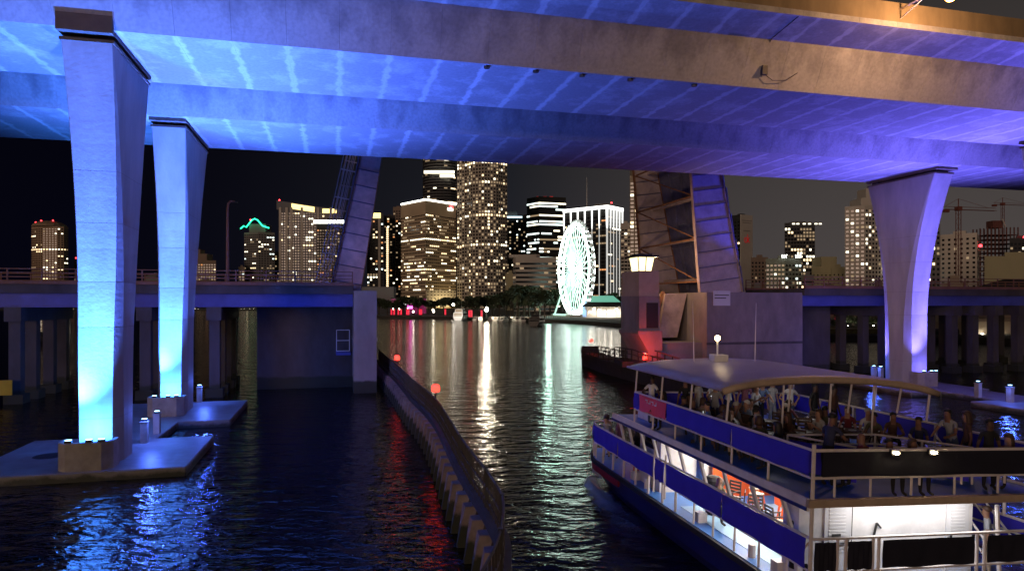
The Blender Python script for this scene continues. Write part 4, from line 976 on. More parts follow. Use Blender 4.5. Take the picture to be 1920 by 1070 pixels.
def palm(px, D, h, label):
    r = thing('palm_tree', label, 'palm tree', PD(px, D, 1.26), random.uniform(0,6), 'palm trees on the promenade')
    MB().tube([(0,0,0),(0.15,0,h*.5),(0.05,0.1,h)], [0.26,0.2,0.16], 7).build('trunk', M_bark, r)
    f = MB()
    for k in range(16):
        a = k*2.39996; el = (0.9,0.45,0.0,-0.4)[k % 4]; L = 3.0
        pts = [Vector((0.05,0.1,h))+Vector((math.cos(a)*L*t, math.sin(a)*L*t, L*(el*t-0.9*t*t))) for t in (0,.35,.7,1)]
        sd = Vector((-math.sin(a),math.cos(a),0))
        for i in range(3):
            w0, w1 = (.15,.5,.4,.05)[i], (.15,.5,.4,.05)[i+1]
            f.quad(pts[i]-sd*w0-Vector((0,0,w0*.6)), pts[i], pts[i+1], pts[i+1]-sd*w1-Vector((0,0,w1*.6)), 2)
            f.quad(pts[i], pts[i]+sd*w0-Vector((0,0,w0*.6)), pts[i+1]+sd*w1-Vector((0,0,w1*.6)), pts[i+1], 1)
    f.build('fronds', M_leafg, r)
for px, h in ((936,7),(957,9),(970,10),(985,9),(1003,8)): palm(px, 305+random.uniform(-6,6), h, 'palm on the promenade left of the observation wheel')
G_lamp = glow('lamp_white', (1.0,0.93,0.8), 30); G_lamps = glow('lamp_small', (1.0,0.88,0.66), 14); G_redl = glow('red_bollard_light', (1.0,0.02,0.06), 0.9); G_pink = glow('pink_light',(1.0,0.1,0.6),5)
def lamp(px, py, D, label, m, rad=0.35, power=0, base=1.26, grp='promenade lamps along the far shore', col=(1,.85,.6)):
    z = ZD(py, D); r = thing('lamp_post', label, 'lamp', PD(px, D, base), 0, grp)
    MB().tube([(0,0,0),(0,0,max(0.4,z-base-rad))], [0.09,0.06], 6).build('post', M_steel, r)
    MB().lathe([(rad*.3,-rad),(rad,-rad*.4),(rad,rad*.4),(rad*.3,rad)], (0,0,z-base), 10).build('globe', m, r, smooth=True)
    if power: point('lamp_light', r, (0,-1.0,z-base), power, col, 0.3)
lamp(912, 581, 292, 'dazzling white floodlight on the promenade right of the white yacht', G_lamp, 0.75, 4000)
lamp(913, 577, 300, 'white globe lamp beside the dazzling promenade floodlight', G_lamp, 0.42)
for px, py in ((738,579),(748,579),(764,579),(788,580)): lamp(px, py, 352, 'small white globe lamp above the red-lit bollards', G_lamps, 0.42)
for px, py in ((775,584),(812,581),(813,584)): lamp(px, py, 352, 'cool white globe lamp between the red bollards and the yacht', G_lamps, 0.5)
for px in (850,): lamp(px, 571, 352, 'bright square-looking lamp above the white yacht', G_lamp, 0.6)
def bollard(px, D, label):
    r = thing('light_bollard', label, 'bollard light', PD(px, D, 1.26), 0, 'red lit bollards on the quay')
    MB().lathe([(0.5,0),(0.5,0.5)], (0,0,0), 8).build('base', M_steel, r); MB().lathe([(0.42,0.501),(0.42,3.4)], (0,0,0), 8).build('lit_tube', G_redl, r)
    MB().lathe([(0.6,3.401),(0.2,3.8)], (0,0,0), 8).build('cap', M_steel, r)
for px in (734,739,747,752,763,766,787,790,835): bollard(px, 350, 'tall red-lit bollard on the quay left of the white yacht')
for px in (880,884,903): bollard(px, 300, 'tall red-lit bollard on the quay right of the white yacht')
# far left shore lights
for i in range(14): lamp(60+i*5.8+random.uniform(-1.5,1.5), 578.5+random.uniform(-1.5,1), 700, 'tiny shore lamp seen under the old bridge beside the near left pier', (G_lamps,L_warm,L_white)[i % 3], random.uniform(.5,1.0))
for px in (366,372,446,452,458,468,476,484): lamp(px, 580, 700, 'tiny shore lamp seen under the old bridge beyond the farther left pier', G_lamps, 0.7)
# right shore lights
for px, py, D_, m in ((1590,612,165,G_lamp),(1617,612,165,G_lamp),(1638,611,165,G_lamps),(1842,626,150,G_lamp),(1875,626,150,G_lamp)):
    lamp(px, py, D_, 'white quay lamp under the right approach span', m, 0.22, 120)
r = thing('neon_sign', 'small red cross-shaped neon sign under the right approach span', 'sign', PD(1568,170,1.26), 0)
zt = ZD(590,170)-1.26
MB().box(-0.1,0.1,-0.1,0.1,0,zt-1.2).build('post', M_steel, r); MB().box(-1.1,1.1,-0.1,0.1,zt,zt+0.3).build('neon_bar', G_redl, r); MB().box(-1.0,1.0,-0.1,0.1,zt+0.75,zt+1.0).build('neon_bar', G_redl, r); MB().box(-0.3,0.3,-0.1,0.1,zt-1.2,zt-0.001).build('neon_stem', G_redl, r)
# boats
def boat_hull(L, B, Hh, n=10):
    rings = []
    for i in range(n+1):
        t = i/n; x = -L/2+L*t; b = B/2*(1-max(0,(t-.45)/.55)**2.2)*(0.9+0.1*min(1,t*4)); b = max(b, .04); sh = Hh*(1+0.35*t*t)
        rings.append([(x,-b,sh),(x,-b*.85,sh*.35),(x,-b*.5,-0.35),(x,b*.5,-0.35),(x,b*.85,sh*.35),(x,b,sh)])
    return rings
M_hullw = mat('white_gelcoat', (0.75,0.75,0.72), 0.3, var=0.05); M_hulld = mat('black_hull', (0.015,0.015,0.015), 0.4, var=0.2)
M_glassb = mat('boat_glass', (0.02,0.025,0.03), 0.1, var=0)
def yacht(name, label, px, py, L, B, rz, hull, tiers, lit=None, grp=None, stern=True):
    p = PW(px, py, 0); r = thing(name, label, 'boat', p, rz, grp)
    MB().loft(boat_hull(L,B,B*.32)).build('hull', hull, r)
    z = B*.32
    for i, (f0, f1, hh, bw) in enumerate(tiers):
        x0, x1 = -L/2+L*f0, -L/2+L*f1; b = B/2*bw
        m = MB(); m.loft([[(x0,-b,z),(x1,-b*.9,z),(x1,b*.9,z),(x0,b,z)],[(x0+.2,-b*.95,z+hh),(x1-hh*.6,-b*.8,z+hh),(x1-hh*.6,b*.8,z+hh),(x0+.2,b*.95,z+hh)]]); m.build('cabin_tier', M_hullw if hull is not M_hulld else M_hulld, r)
        m = MB(); m.box(x0+.5,x1-hh*.9,-b-.02,b+.02,z+hh*.4,z+hh*.75); m.build('side_window', M_glassb, r)
        m = MB(); m.box(x0-.05+.08,x0+.05,-b*.8,b*.8,z+hh*.15,z+hh*.8); m.build('aft_window', lit or M_glassb, r)
        z += hh+.001
    m = MB(); m.tube([(-L*.05,0,z),(-L*.07,0,z+B*.35)], [.06,.03], 5); m.build('mast', M_hullw, r)
    m = MB(); m.tube([(-L*.49,-B*.42,B*.32+.9),(-L*.49,B*.42,B*.32+.9)], .05, 5); m.build('stern_rail', M_hullw, r)
    return r
y = yacht('motor_yacht', 'white two-deck motor yacht moored stern-on before the trees', 866, 599.5, 15, 4.9, R(80), M_hullw, ((.02,.72,2.0,.92),(.1,.55,1.6,.75)), L_dim)
area('yacht_wash', y, (-12,0,2.5), (0,0,2.5), 250, (1,.95,.85), 2, 2)
yacht('dark_launch', 'black-hulled launch silhouetted before the wheel', 1008, 610, 9, 4.2, R(70), M_hulld, ((.05,.85,1.7,.95),(.2,.6,.9,.7)))
yacht('work_boat', 'dark small workboat under the left approach span', 76, 640, 7.0, 2.6, R(0), M_hulld, ((.35,.6,1.2,.7),), L_white)
rnd = random.Random(3)
for i, px in enumerate((893,900,921,930,938,946,957,966,978,988)):
    yacht('moored_boat', 'small white boat moored along the promenade left of the wheel', px, 600.5+rnd.uniform(0,2.5), rnd.uniform(6,8), 2.4, R(rnd.uniform(60,120)), M_hullw, ((.2,.7,1.1,.7),), rnd.choice((L_dim,L_white,None)), 'small boats moored at the promenade')
y = yacht('moored_launch', 'dark canopied boat on the shore seen between bridge columns', 1758, 642, 9, 3, R(170), M_hulld, ((.1,.8,1.9,.95),))
# promenade people clutter as railings + kiosk
r = thing('waterfront_pavilion', 'waterfront pavilion with dark flat roof and dazzling white lights', 'pavilion', PD(1137,300,1.26), R(-8))
MB().box(-9,9,-4,6,0,0.4).build('floor', W_pale, r)
for x in (-8.5,-4.2,0,4.2,8.5): MB().box(x-.15,x+.15,-3.9,-3.6,.401,5.0).build('column', W_white, r)
MB().box(-8.8,8.8,4,4.3,.401,5.0).build('back_wall', W_white, r)
MB().loft([[(-11,-6,5.0),(10,-6,5.0),(10,7,5.0),(-11,7,5.0)],[(-8,-2,7.0),(8,-2,7.0),(8,3,7.0),(-8,3,7.0)]]).build('roof', M_rubber, r)
for x in (-7,-5.2,-3,-0.5,2,4.4,6.8): MB().lathe([(.1,-.3),(.55,-.1),(.55,.1),(.1,.3)], (x,-3.2,3.4+math.sin(x*2)*.8), 8).build('lamp_globe', G_lamp, r)
area('pavilion_light', r, (0,0,4.8), (0,-1,0), 2500, (1,.92,.78), 14, 6)
r = thing('lit_tent', 'teal-lit peaked tent canopy behind the pavilion', 'tent', PD(1126,325,1.26), 0)
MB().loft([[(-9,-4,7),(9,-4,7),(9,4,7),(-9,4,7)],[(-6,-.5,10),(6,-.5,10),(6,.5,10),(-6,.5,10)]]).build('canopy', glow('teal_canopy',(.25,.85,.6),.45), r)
MB().box(-9,-2,-3.9,-3.6,0,7).build('screen', glow('blue_screen',(.35,.6,1),1.3), r); MB().box(-2,9,3.3,3.6,0,6.99).build('back_wall', W_grey, r)
r = thing('low_stage', 'low white lit canopy structure on the left shore before the office towers', 'pavilion', PD(728,400,1.26), 0)
MB().box(-8,10,-4,4,0,5.5).build('wall', W_dark, r); MB().box(-9,11,-5,5,5.51,6.6).build('canopy_edge', glow('canopy_white',(1,.95,.95),1.6), r)
r = thing('restaurant_block', 'low building glowing magenta below the tan office tower', 'building', PD(776,420,1.26), 0)
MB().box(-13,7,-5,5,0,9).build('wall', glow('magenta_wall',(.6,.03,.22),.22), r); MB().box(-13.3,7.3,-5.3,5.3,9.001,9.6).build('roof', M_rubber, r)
MB().box(-3,0,-5.25,-5.01,3,7).build('lit_window', G_pink, r)
r = thing('concrete_hall', 'plain grey hall on the left shore right of the drawbridge pier', 'building', PD(717,430,1.26), 0)
MB().box(-12,8,-5,5,0,ZD(540,430)-1.26).build('wall', W_grey, r); MB().box(-12.2,8.2,-5.2,5.2,ZD(540,430)-1.259,ZD(538,430)-1.26).build('roof_edge', W_grey, r)
# balustrade near the wheel
r = thing('promenade_balustrade', 'white promenade railing lit by the observation wheel', 'railing', PD(1065,296,1.26), R(-12))
for i in range(26): MB().box(-13+i,-12.8+i,-.1,.1,0,1.1).build('baluster', W_white, r)
MB().box(-13.1,12.4,-.15,.15,1.101,1.25).build('handrail', W_white, r)
# bank and sheds under the right approach
r = thing('shore_shed', 'tan-roofed shed on the quay seen between the right bridge columns', 'shed', PD(1760,150,1.26), 0.05)
MB().box(-3,4,-3,3,0,2.6).build('wall', W_tan, r); MB().loft([[(-4,-4,2.6),(5,-4,2.6),(5,4,2.6),(-4,4,2.6)],[(-3.4,-2,4.4),(4.4,-2,4.4),(4.4,2,4.4),(-3.4,2,4.4)]]).build('roof', W_tan, r)
for i, px in enumerate((1840,1876,1908)):
    r = thing('shore_shed', 'low shed with a pale lit wall on the quay at the far right', 'shed', PD(px,152,1.26), 0, 'lit sheds on the right quay')
    MB().box(-1.7,1.7,-1.5,1.5,0,2.7).build('wall', W_tan, r); MB().box(-2.1,2.1,-2,2,2.701,3.4).build('roof', W_brown, r)
g = MB(); g.box(-9,8,-.5,8,0,1.5); r = thing('grass_bank', 'olive grass bank with a lit path under the right approach', 'bank', PD(1610,152,1.2), 0.02)
g.build('bank_slope', mat('bank_grass',(.16,.15,.05),.9,var=.4,vscale=1.5), r); MB().box(-9,8,-.6,-.5,1.1,1.35).build('path_kerb', W_olive, r)
# ------------------------------------------------------------------ the tour boat
BO = Vector((6.85, 15.96, 0)); BR = math.atan2(0.215, 0.977); HEEL = R(2.2)
BM = Matrix.Translation(BO) @ Matrix.Rotation(BR, 4, 'Z') @ Matrix.Rotation(HEEL, 4, 'Y')
def BW(x, y, z): return BM @ Vector((x, y, z))
boat = thing('tour_boat', 'two-deck blue and white tour boat crowded with passengers', 'boat', BO, BR)
boat.rotation_euler = (0, HEEL, BR)
M_bw = mat('boat_white', (0.76,0.74,0.74), 0.4, var=0.2, vscale=1.5)
M_tub = mat('rail_white', (0.80,0.74,0.72), 0.4, var=0.15, vscale=3)
M_ban = mat('blue_banner', (0.05,0.035,0.62), 0.75, var=0.10, vscale=1.2, bump=0.2, bscale=2.2)
M_banr = mat('red_banner', (0.85,0.10,0.17), 0.75, var=0.12, vscale=1.2)
M_bank = mat('black_banner', (0.012,0.012,0.025), 0.8, var=0.2, vscale=2, bump=0.2, bscale=3)
M_hull = mat('hull_navy', (0.02,0.022,0.16), 0.3, var=0.2, vscale=0.8)
M_deck = mat('deck_blue', (0.06,0.20,0.55), 0.45, var=0.2, vscale=1.5)
M_boot = mat('boot_red', (0.40,0.02,0.02), 0.5, var=0.2)
M_canv = mat('canopy_vinyl', (0.40,0.37,0.46), 0.42, var=0.12, vscale=1.2, bump=0.12, bscale=1.2)
M_ctan = mat('canopy_edge', (0.50,0.38,0.27), 0.6, var=0.2, vscale=2)
M_orng = mat('bar_orange', (0.75,0.12,0.03), 0.35, var=0.1)
BWd = 7.0; LEN = 16.4
# hull
def hx(t):            # port edge inset along the length
    return 0.0 if t < 14.6 else 0.15*(t-14.6)**1.8
ys = [0,2,4,6,8,10,12,14,14.8,15.4,16.0,16.5,16.9,17.2]
rings = []
for y in ys:
    i = hx(y); f = max(0, (y-13)/4.6)
    rings.append([(i,y,1.25),(i+0.04,y,1.02),(i+0.25+0.5*f,y,0.35),(i+0.7+0.9*f,y,-0.5),(BWd-i-0.7-0.9*f,y,-0.5),(BWd-i-0.25-0.5*f,y,0.35),(BWd-i-0.04,y,1.02),(BWd-i,y,1.25)])
MB().loft(rings).build('hull', M_hull, boat)
def strip(z0, z1, off, m, nm, y0=0, y1=99):
    s = MB(); rg = []
    for y in ys:
        if y0 <= y <= y1: i = hx(y); rg.append([(i-off,y,z0),(i-off,y,z1),(i+0.06,y,z1),(i+0.06,y,z0)])
    s.loft(rg); s.build(nm, m, boat)
strip(1.10,1.27,0.09,M_rubber,'rub_rail'); strip(0.78,1.02,0.02,M_boot,'red_stripe',11.9,17.4)
MB().prism([(hx(y)+0.02,y) for y in ys]+[(BWd-hx(y)-0.02,y) for y in ys[::-1]], 1.251, 1.29).build('main_deck', M_deck, boat)
# name lettering on the bow: worn pale strokes
nm = MB(); rn = random.Random(9); y = 13.0
for k in range(9):
    yy = 15.6-k*0.2; i = hx(yy)
    nm.box(i-0.012,i+0.03,yy-0.06,yy-0.02,0.62,0.78)
    nm.box(i-0.012,i+0.03,yy-0.0199,yy+0.05,(0.74,0.68,0.62)[k % 3],(0.78,0.72,0.66)[k % 3])
nm.build('name_lettering', M_bw, boat)
# upper deck plate and edge
UP_F = 12.6
MB().box(-0.05,BWd+0.05,0.0,UP_F,3.5,3.64).build('upper_deck', M_deck, boat)
MB().box(-0.12,-0.051,-0.05,UP_F+0.05,3.40,3.70).build('deck_edge', M_bw, boat)
MB().box(-0.16,-0.121,-0.05,UP_F+0.05,3.42,3.50).build('edge_stripe', M_hull, boat)
MB().box(BWd+0.051,BWd+0.12,-0.05,UP_F+0.05,3.40,3.70).build('deck_edge', M_bw, boat)
MB().box(-0.12,BWd+0.12,-0.14,-0.001,3.50,3.68).build('stern_fascia', M_ctan, boat)
# rail helpers
def tb(pts, r=0.035, nm_='rail', m=None): return MB().tube(pts, r, 6).build(nm_, m or M_tub, boat)
def vpost(x, y, z0, z1, r=0.035, nm_='stanchion'): return MB().tube([(x,y,z0),(x,y,z1)], r, 6).build(nm_, M_tub, boat)
def banner(p0, p1, z0, z1, m, nm_='banner', th=0.02):
    n = 14; rg = []
    p0, p1 = Vector(p0), Vector(p1); d = (p1-p0); s_ = Vector((-d.y,d.x,0)).normalized()
    b = MB(); N = 5
    grid = []
    for i in range(n+1):
        c = p0+d*i/n
        row = []
        for k in range(N):
            t = k/(N-1); w_ = 0.03*math.sin(i*2.1)*math.sin(t*math.pi)+0.012*math.sin(i*5.3+t*4); sag = 0.018*math.sin(i/n*math.pi*4)*(1-t)
            row.append((c.x+s_.x*w_, c.y+s_.y*w_, z0+(z1-z0)*t+sag))
        grid.append(row)
    for off in (-th/2, th/2):
        base = len(b.v)
        for row in grid:
            for q in row: b.v.append((q[0]+s_.x*off, q[1]+s_.y*off, q[2]))
        for i in range(n):
            for k in range(N-1):
                f = (base+i*N+k, base+(i+1)*N+k, base+(i+1)*N+k+1, base+i*N+k+1)
                b.f.append(f if off < 0 else f[::-1]); b.m.append(0)
    return b.build(nm_, m, boat, smooth=True)
# port upper rail
xp = 0.06
tb([(xp,0,4.80),(xp,10.75,4.80)]); tb([(xp,0,4.14),(xp,10.75,4.14)], 0.03)
for y in (0.02,1.8,3.6,5.4,7.2,9.0,10.72): vpost(xp, y, 3.65, 4.80)
banner((xp-0.04,0.12,0),(xp-0.04,3.58,0),4.19,4.77,M_ban); banner((xp-0.04,3.62,0),(xp-0.04,7.85,0),4.19,4.77,M_ban)
banner((xp-0.045,7.9,0),(xp-0.045,10.2,0),4.19,4.77,M_banr,'red_banner'); banner((xp-0.04,10.22,0),(xp-0.04,10.72,0),4.19,4.77,M_ban)
tx = MB(); rn = random.Random(4)
for k in range(4):
    y0 = 9.55-k*0.26
    tx.box(xp-0.085,xp-0.078,y0-0.18,y0-0.13,4.55,4.68); tx.box(xp-0.085,xp-0.078,y0-0.129,y0,4.55 if k % 2 else 4.64,4.59 if k % 2 else 4.68)
tx.build('banner_lettering', M_bw, boat)
# front upper rail
tb([(xp,10.75,4.80),(BWd-xp,10.75,4.80)]); banner((0.2,10.78,0),(BWd-0.2,10.78,0),4.19,4.77,M_ban)
# starboard upper rail
xs_ = BWd-0.06
tb([(xs_,0,4.80),(xs_,10.75,4.80)]); tb([(xs_,0,4.14),(xs_,10.75,4.14)], 0.03)
for y in (0.02,1.8,3.6,5.4,7.2,9.0,10.72): vpost(xs_, y, 3.65, 4.80)
for a, b in ((0.1,3.55),(3.65,7.1),(7.2,10.7)): banner((xs_+0.04,a,0),(xs_+0.04,b,0),4.2,4.77,M_ban)
# stern upper rail with dark banner
tb([(xp,0.0,4.80),(xs_,0.0,4.80)], 0.04); tb([(xp,-0.02,4.16),(xs_,-0.02,4.16)], 0.035)
banner((0.28,-0.04,0),(xs_-0.1,-0.04,0),4.19,4.77,M_bank,'stern_banner')
for x in (0.62,1.6,2.75,2.98,4.0,4.2,5.3,5.5,6.5): vpost(x, -0.02, 3.71 if x in (0.62,1.6,2.75,4.0,5.3,6.5) else 3.95, 4.16, 0.03)
# corner posts through both decks
vpost(0.03, -0.03, 1.29, 4.95, 0.05, 'corner_post'); vpost(BWd-0.03, -0.03, 1.29, 4.95, 0.05, 'corner_post')
# stern flood lights
G_fl = glow('stern_flood_lens', (1.0,0.78,0.42), 45)
for x in (2.15, 3.22):
    fb = MB(); fb.box(x-0.1,x+0.1,-0.16,-0.07,4.70,4.84); fo = fb.build('stern_lamp', M_house, boat)
    MB().lathe([(0.02,-0.035),(0.065,-0.02),(0.07,0.02),(0.02,0.035)], (x,-0.185,4.77), 10).build('lamp_lens', G_fl, fo)
    spot('stern_lamp_beam', boat, (x,-0.3,4.77), (x,-6,2.5), 60, (1,0.8,0.5), 110, 0.8, 0.06)
# stairwell guard on the upper deck
gp = [(1.5,3.1),(1.5,0.7),(4.9,0.7)]
for z in (4.35,4.62): tb([(1.35,2.9,z),(4.2,2.9,z),(5.6,1.0,z)], 0.03)
for x, y in ((1.35,2.9),(2.75,2.9),(4.2,2.9),(4.9,1.95),(5.6,1.0)): vpost(x, y, 3.65, 4.62, 0.03)
tb([(1.35,2.9,4.62),(2.2,1.1,4.62),(5.6,1.0,4.62)], 0.03)
banner((1.4,2.92,0),(4.15,2.92,0),3.72,4.34,M_ban,'stair_banner'); banner((4.25,2.83,0),(5.55,1.05,0),3.72,4.34,M_ban,'stair_banner'); banner((1.38,2.83,0),(2.18,1.15,0),3.72,4.5,M_ban,'stair_banner')
# canopy
cn = MB(); rg = []; Y0, Y1 = 3.85, 11.0
NY, NX = 14, 16
for j in range(NY+1):
    t = j/NY; y = Y0+(Y1-Y0)*t; endf = min(1, min(t, 1-t)*9); row = []
    for i in range(NX+1):
        s = i/NX; x = -0.18+(BWd+0.36)*s; camber = 0.42*(1-(2*s-1)**2)**0.75*(0.86+0.14*endf); rib = 0.018*math.cos(t*math.pi*14)*(1-abs(2*s-1)**6)
        row.append((x, y, 5.76+camber+rib+0.05*endf))
    rg.append(row)
b0 = 0
for row in rg: cn.v += row
for row in rg: cn.v += [(x,y,z-0.05) for x,y,z in row]
n1 = NX+1; off = (NY+1)*n1
for j in range(NY):
    for i in range(NX):
        cn.f.append((j*n1+i,j*n1+i+1,(j+1)*n1+i+1,(j+1)*n1+i)); cn.m.append(0)
        cn.f.append((off+j*n1+i,off+(j+1)*n1+i,off+(j+1)*n1+i+1,off+j*n1+i+1)); cn.m.append(0)
for i in range(NX):
    cn.f.append((i,off+i,off+i+1,i+1)); cn.m.append(0); a = NY*n1; cn.f.append((a+i,a+i+1,off+a+i+1,off+a+i)); cn.m.append(0)
for j in range(NY):
    cn.f.append((j*n1,(j+1)*n1,off+(j+1)*n1,off+j*n1)); cn.m.append(0); cn.f.append((j*n1+NX,off+j*n1+NX,off+(j+1)*n1+NX,(j+1)*n1+NX)); cn.m.append(0)
cn.build('canopy', M_canv, boat, smooth=True)
ed = MB(); ed.tube([(x,y-0.05,z-0.06) for x,y,z in rg[0]], 0.105, 8); ed.build('canopy_rear_edge', M_ctan, boat, smooth=True)
for x in (-0.18, BWd+0.18): MB().tube([(x,Y0,5.74),(x,Y1,5.74)], 0.05, 6).build('canopy_side_edge', M_canv, boat)
for y in (3.95,6.2,8.4,10.7):
    for x, lean in ((xp,0.0),(xs_,0.0)): MB().tube([(x,y+0.0,4.80),(x,y-0.1,5.74)], 0.035, 6).build('canopy_post', M_tub, boat)
for x in (1.9,3.5,5.0): MB().tube([(x,4.0,3.65),(x,3.95,6.08)], 0.03, 6).build('canopy_post', M_tub, boat)
for x in (2.2,4.3,6.1): MB().tube([(x,4.05,6.0),(x+0.25,4.5,5.0)], 0.03, 6).build('canopy_brace', M_tub, boat)
MB().tube([(xp,3.95,5.76),(1.2,3.95,6.02),(3.5,3.95,6.1),(5.8,3.95,6.02),(xs_,3.95,5.76)], 0.035, 6).build('canopy_bow', M_tub, boat)
# roof fittings
MB().tube([(1.7,9.2,6.1),(1.62,9.3,8.4)], [0.02,0.008], 5).build('antenna', M_tub, boat); MB().tube([(3.9,8.7,6.15),(3.9,8.75,8.4)], [0.02,0.008], 5).build('antenna', M_tub, boat)
ms = MB(); ms.box(2.2,2.75,8.6,9.0,6.12,6.45).build('mast_box', M_bw, boat)
mt = MB(); mt.tube([(2.42,8.8,6.45),(2.40,8.8,6.95)], 0.035, 6).build('mast', M_bw, boat)
MB().lathe([(0.03,0),(0.085,0.04),(0.085,0.16),(0.03,0.2)], (2.40,8.8,6.95), 10).build('masthead_lamp', glow('masthead_lens',(1.0,0.72,0.35),30), boat)
point('masthead_light', boat, (2.40,8.55,7.05), 3, (1,0.8,0.5), 0.08)
# forward well deck between canopy front and upper deck front
MB().box(0.7,2.0,10.9,11.9,3.641,3.95).build('hatch', M_bw, boat); MB().box(2.4,4.6,10.9,12.2,3.641,4.0).build('hatch', M_deck, boat)
# lower port rail and banners
def lx(y): return hx(y)+0.06
tb([(lx(y),y,2.74) for y in (0,4,8,11,13,15,15.5,16.0)], 0.04); tb([(lx(y),y,1.97) for y in (0,4,8,11,13,15,15.5,16.0)], 0.03)
tb([(lx(16.0),16.0,2.74),(1.9,16.7,2.74),(5.1,16.7,2.74),(BWd-lx(16.0),16.0,2.74)], 0.04)
for y in (0.9,2.1,3.3,4.5,5.7,7.0,8.0,9.2,10.4,11.6,12.8,14.0,15.0,15.5,16.0): vpost(lx(y), y, 1.29, 1.97, 0.05 if int(y*10) % 3 else 0.035)
for a, b in ((0.15,3.95),(4.0,7.7),(8.75,12.2),(12.25,15.4),(15.42,15.95)): banner((lx(a)-0.05,a,0),(lx(b)-0.05,b,0),2.0,2.71,M_ban)
banner((lx(8)-0.05,7.85,0),(lx(8)-0.05,8.6,0),2.0,2.71,M_ban,'gate_banner')
for y in (7.75,8.68): vpost(0.02, y, 1.5, 3.0, 0.04, 'gate_post')
# starboard lower rail
tb([(BWd-lx(y),y,2.74) for y in (0,4,8,11,13,15,15.5,16.0)], 0.04); tb([(BWd-0.06,0,2.35),(BWd-0.06,12,2.35)], 0.03); tb([(BWd-0.06,0,1.97),(BWd-0.06,12,1.97)], 0.03)
for a, b in ((0.15,3.95),(4.0,7.7),(7.8,12.2),(12.25,15.45)): banner((BWd-lx(a)+0.05,a,0),(BWd-lx(b)+0.05,b,0),2.0,2.71,M_ban)
for y in (1.5,3,4.5,6,7.5,9,10.5,12,13.5,15): vpost(BWd-lx(y), y, 1.29, 2.74, 0.035)
# slanting window posts between lower rail and upper deck
for y in (0.95,2.35,3.8,5.2,6.6,7.6,8.7,9.8,11.0,11.9):
    m = MB(); m.beam((lx(y)+0.02,y-0.16,2.74),(0.0,y+0.12,3.40),0.07,0.12,up=(0,1,0)); m.build('window_post', M_bw, boat)
for y in (1.2,4.2,7.2,9.5): vpost(BWd-0.1, y, 2.74, 3.5, 0.04)
# lower cabin furniture: bar, bulkheads
MB().box(0.4,5.6,0.95,1.03,1.291,3.49).build('stern_bulkhead', M_bw, boat)
for (x0,x1) in ((1.10,1.85),(4.75,5.45)):
    dmo = MB(); dmo.box(x0,x1,0.90,0.949,1.35,3.35); dd = dmo.build('door', mat('door_white',(0.70,0.70,0.72),0.4,var=0.03), boat)
    for k in range(14): MB().box(x0+0.12,x1-0.15,0.882,0.899,2.05+k*0.085,2.10+k*0.085).build('louvre', MATS['door_white'], dd)
    hb = MB(); hx0 = x1-0.12 if x0 < 2 else x0+0.08
    hb.tube([(hx0,0.84,2.30),(hx0-0.45 if x0 < 2 else hx0+0.45,0.84,2.28)], 0.015, 5); hb.tube([(hx0,0.84,2.22),(hx0,0.84,2.42)], 0.03, 5); hb.build('push_bar', M_steel, dd)
MB().box(1.3,1.55,0.87,0.881,2.42,2.52).build('name_plate', M_rubber, boat)
MB().tube([(1.87,0.88,1.35),(1.87,0.88,3.4)], 0.012, 4).build('door_gap', M_rubber, boat)
MB().box(2.35,2.65,0.93,0.949,3.2,3.42).build('red_notice', mat('notice_pink',(0.75,0.45,0.42),0.6,var=0.1), boat)
bh = MB(); bh.tube([(2.25,0.82,1.32),(2.62,0.90,2.75)], 0.018, 5); bh.tube([(2.62,0.90,2.75),(2.74,0.90,2.62)], 0.025, 5); bh.tube([(2.52,0.89,2.4),(2.62,0.9,2.75)], 0.03, 5); bh.build('boat_hook', M_steel, boat)
MB().box(0.4,0.48,1.031,1.6,1.291,3.49).build('side_bulkhead', M_bw, boat)
MB().box(2.3,5.5,8.6,8.7,1.291,3.49).build('bar_back_panel', M_orng, boat); MB().box(0.55,2.0,9.3,11.2,1.291,3.49).build('side_cabin', M_bw, boat); MB().box(0.52,0.549,9.7,10.7,2.75,3.2).build('cabin_window', M_glassb, boat); MB().box(2.1,5.4,8.9,9.0,1.291,3.49).build('cabin_bulkhead', M_bw, boat)
br_ = MB(); br_.box(4.1,4.9,2.6,7.5,1.291,2.32).build('bar_counter', M_orng, boat); MB().box(4.0,5.0,2.5,7.55,2.321,2.38).build('bar_top', mat('bar_top_cream',(0.72,0.52,0.36),0.3,var=0.1), boat)
MB().box(5.6,5.7,1.1,7.5,1.291,3.49).build('inner_panel', M_bw, boat); MB().box(5.54,5.599,3.4,7.4,1.6,3.3).build('bar_shelf_panel', M_orng, boat); MB().box(0.5,5.5,1.2,7.5,1.292,1.305).build('cabin_floor', mat('cabin_floor_blue',(0.30,0.50,0.72),0.5,var=0.1), boat)
MB().box(0.8,2.2,11.4,12.4,1.291,2.2).build('galley_counter', M_orng, boat); MB().box(2.3,5.0,9.1,9.3,2.2,3.4).build('menu_board', M_banr, boat)
G_cab = glow('cabin_strip', (1.0,0.93,0.84), 5.5)
for y in (2.2,4.2,6.2,8.3,10.4):
    MB().box(2.0,2.9,y-0.08,y+0.08,3.44,3.499).build('ceiling_lamp', G_cab, boat)
    area('cabin_light', boat, (2.4,y,3.42), (1.8,y,1.3), 95 if y < 9 else 40, (1,0.88,0.74), 0.8, 0.3)
MB().box(1.6,5.2,0.08,0.16,3.44,3.499).build('ceiling_lamp', G_cab, boat)
area('stern_light', boat, (3.4,0.12,3.42), (3.4,1.0,2.0), 46, (1,0.95,0.9), 3.6, 0.2)
area('canopy_light', boat, (4.4,7.5,5.95), (4.4,7.5,3.7), 6, (0.9,0.95,1.0), 1.5, 0.2)
MB().box(3.65,5.15,7.4,7.6,5.97,6.02).build('canopy_lamp', G_cab, boat)
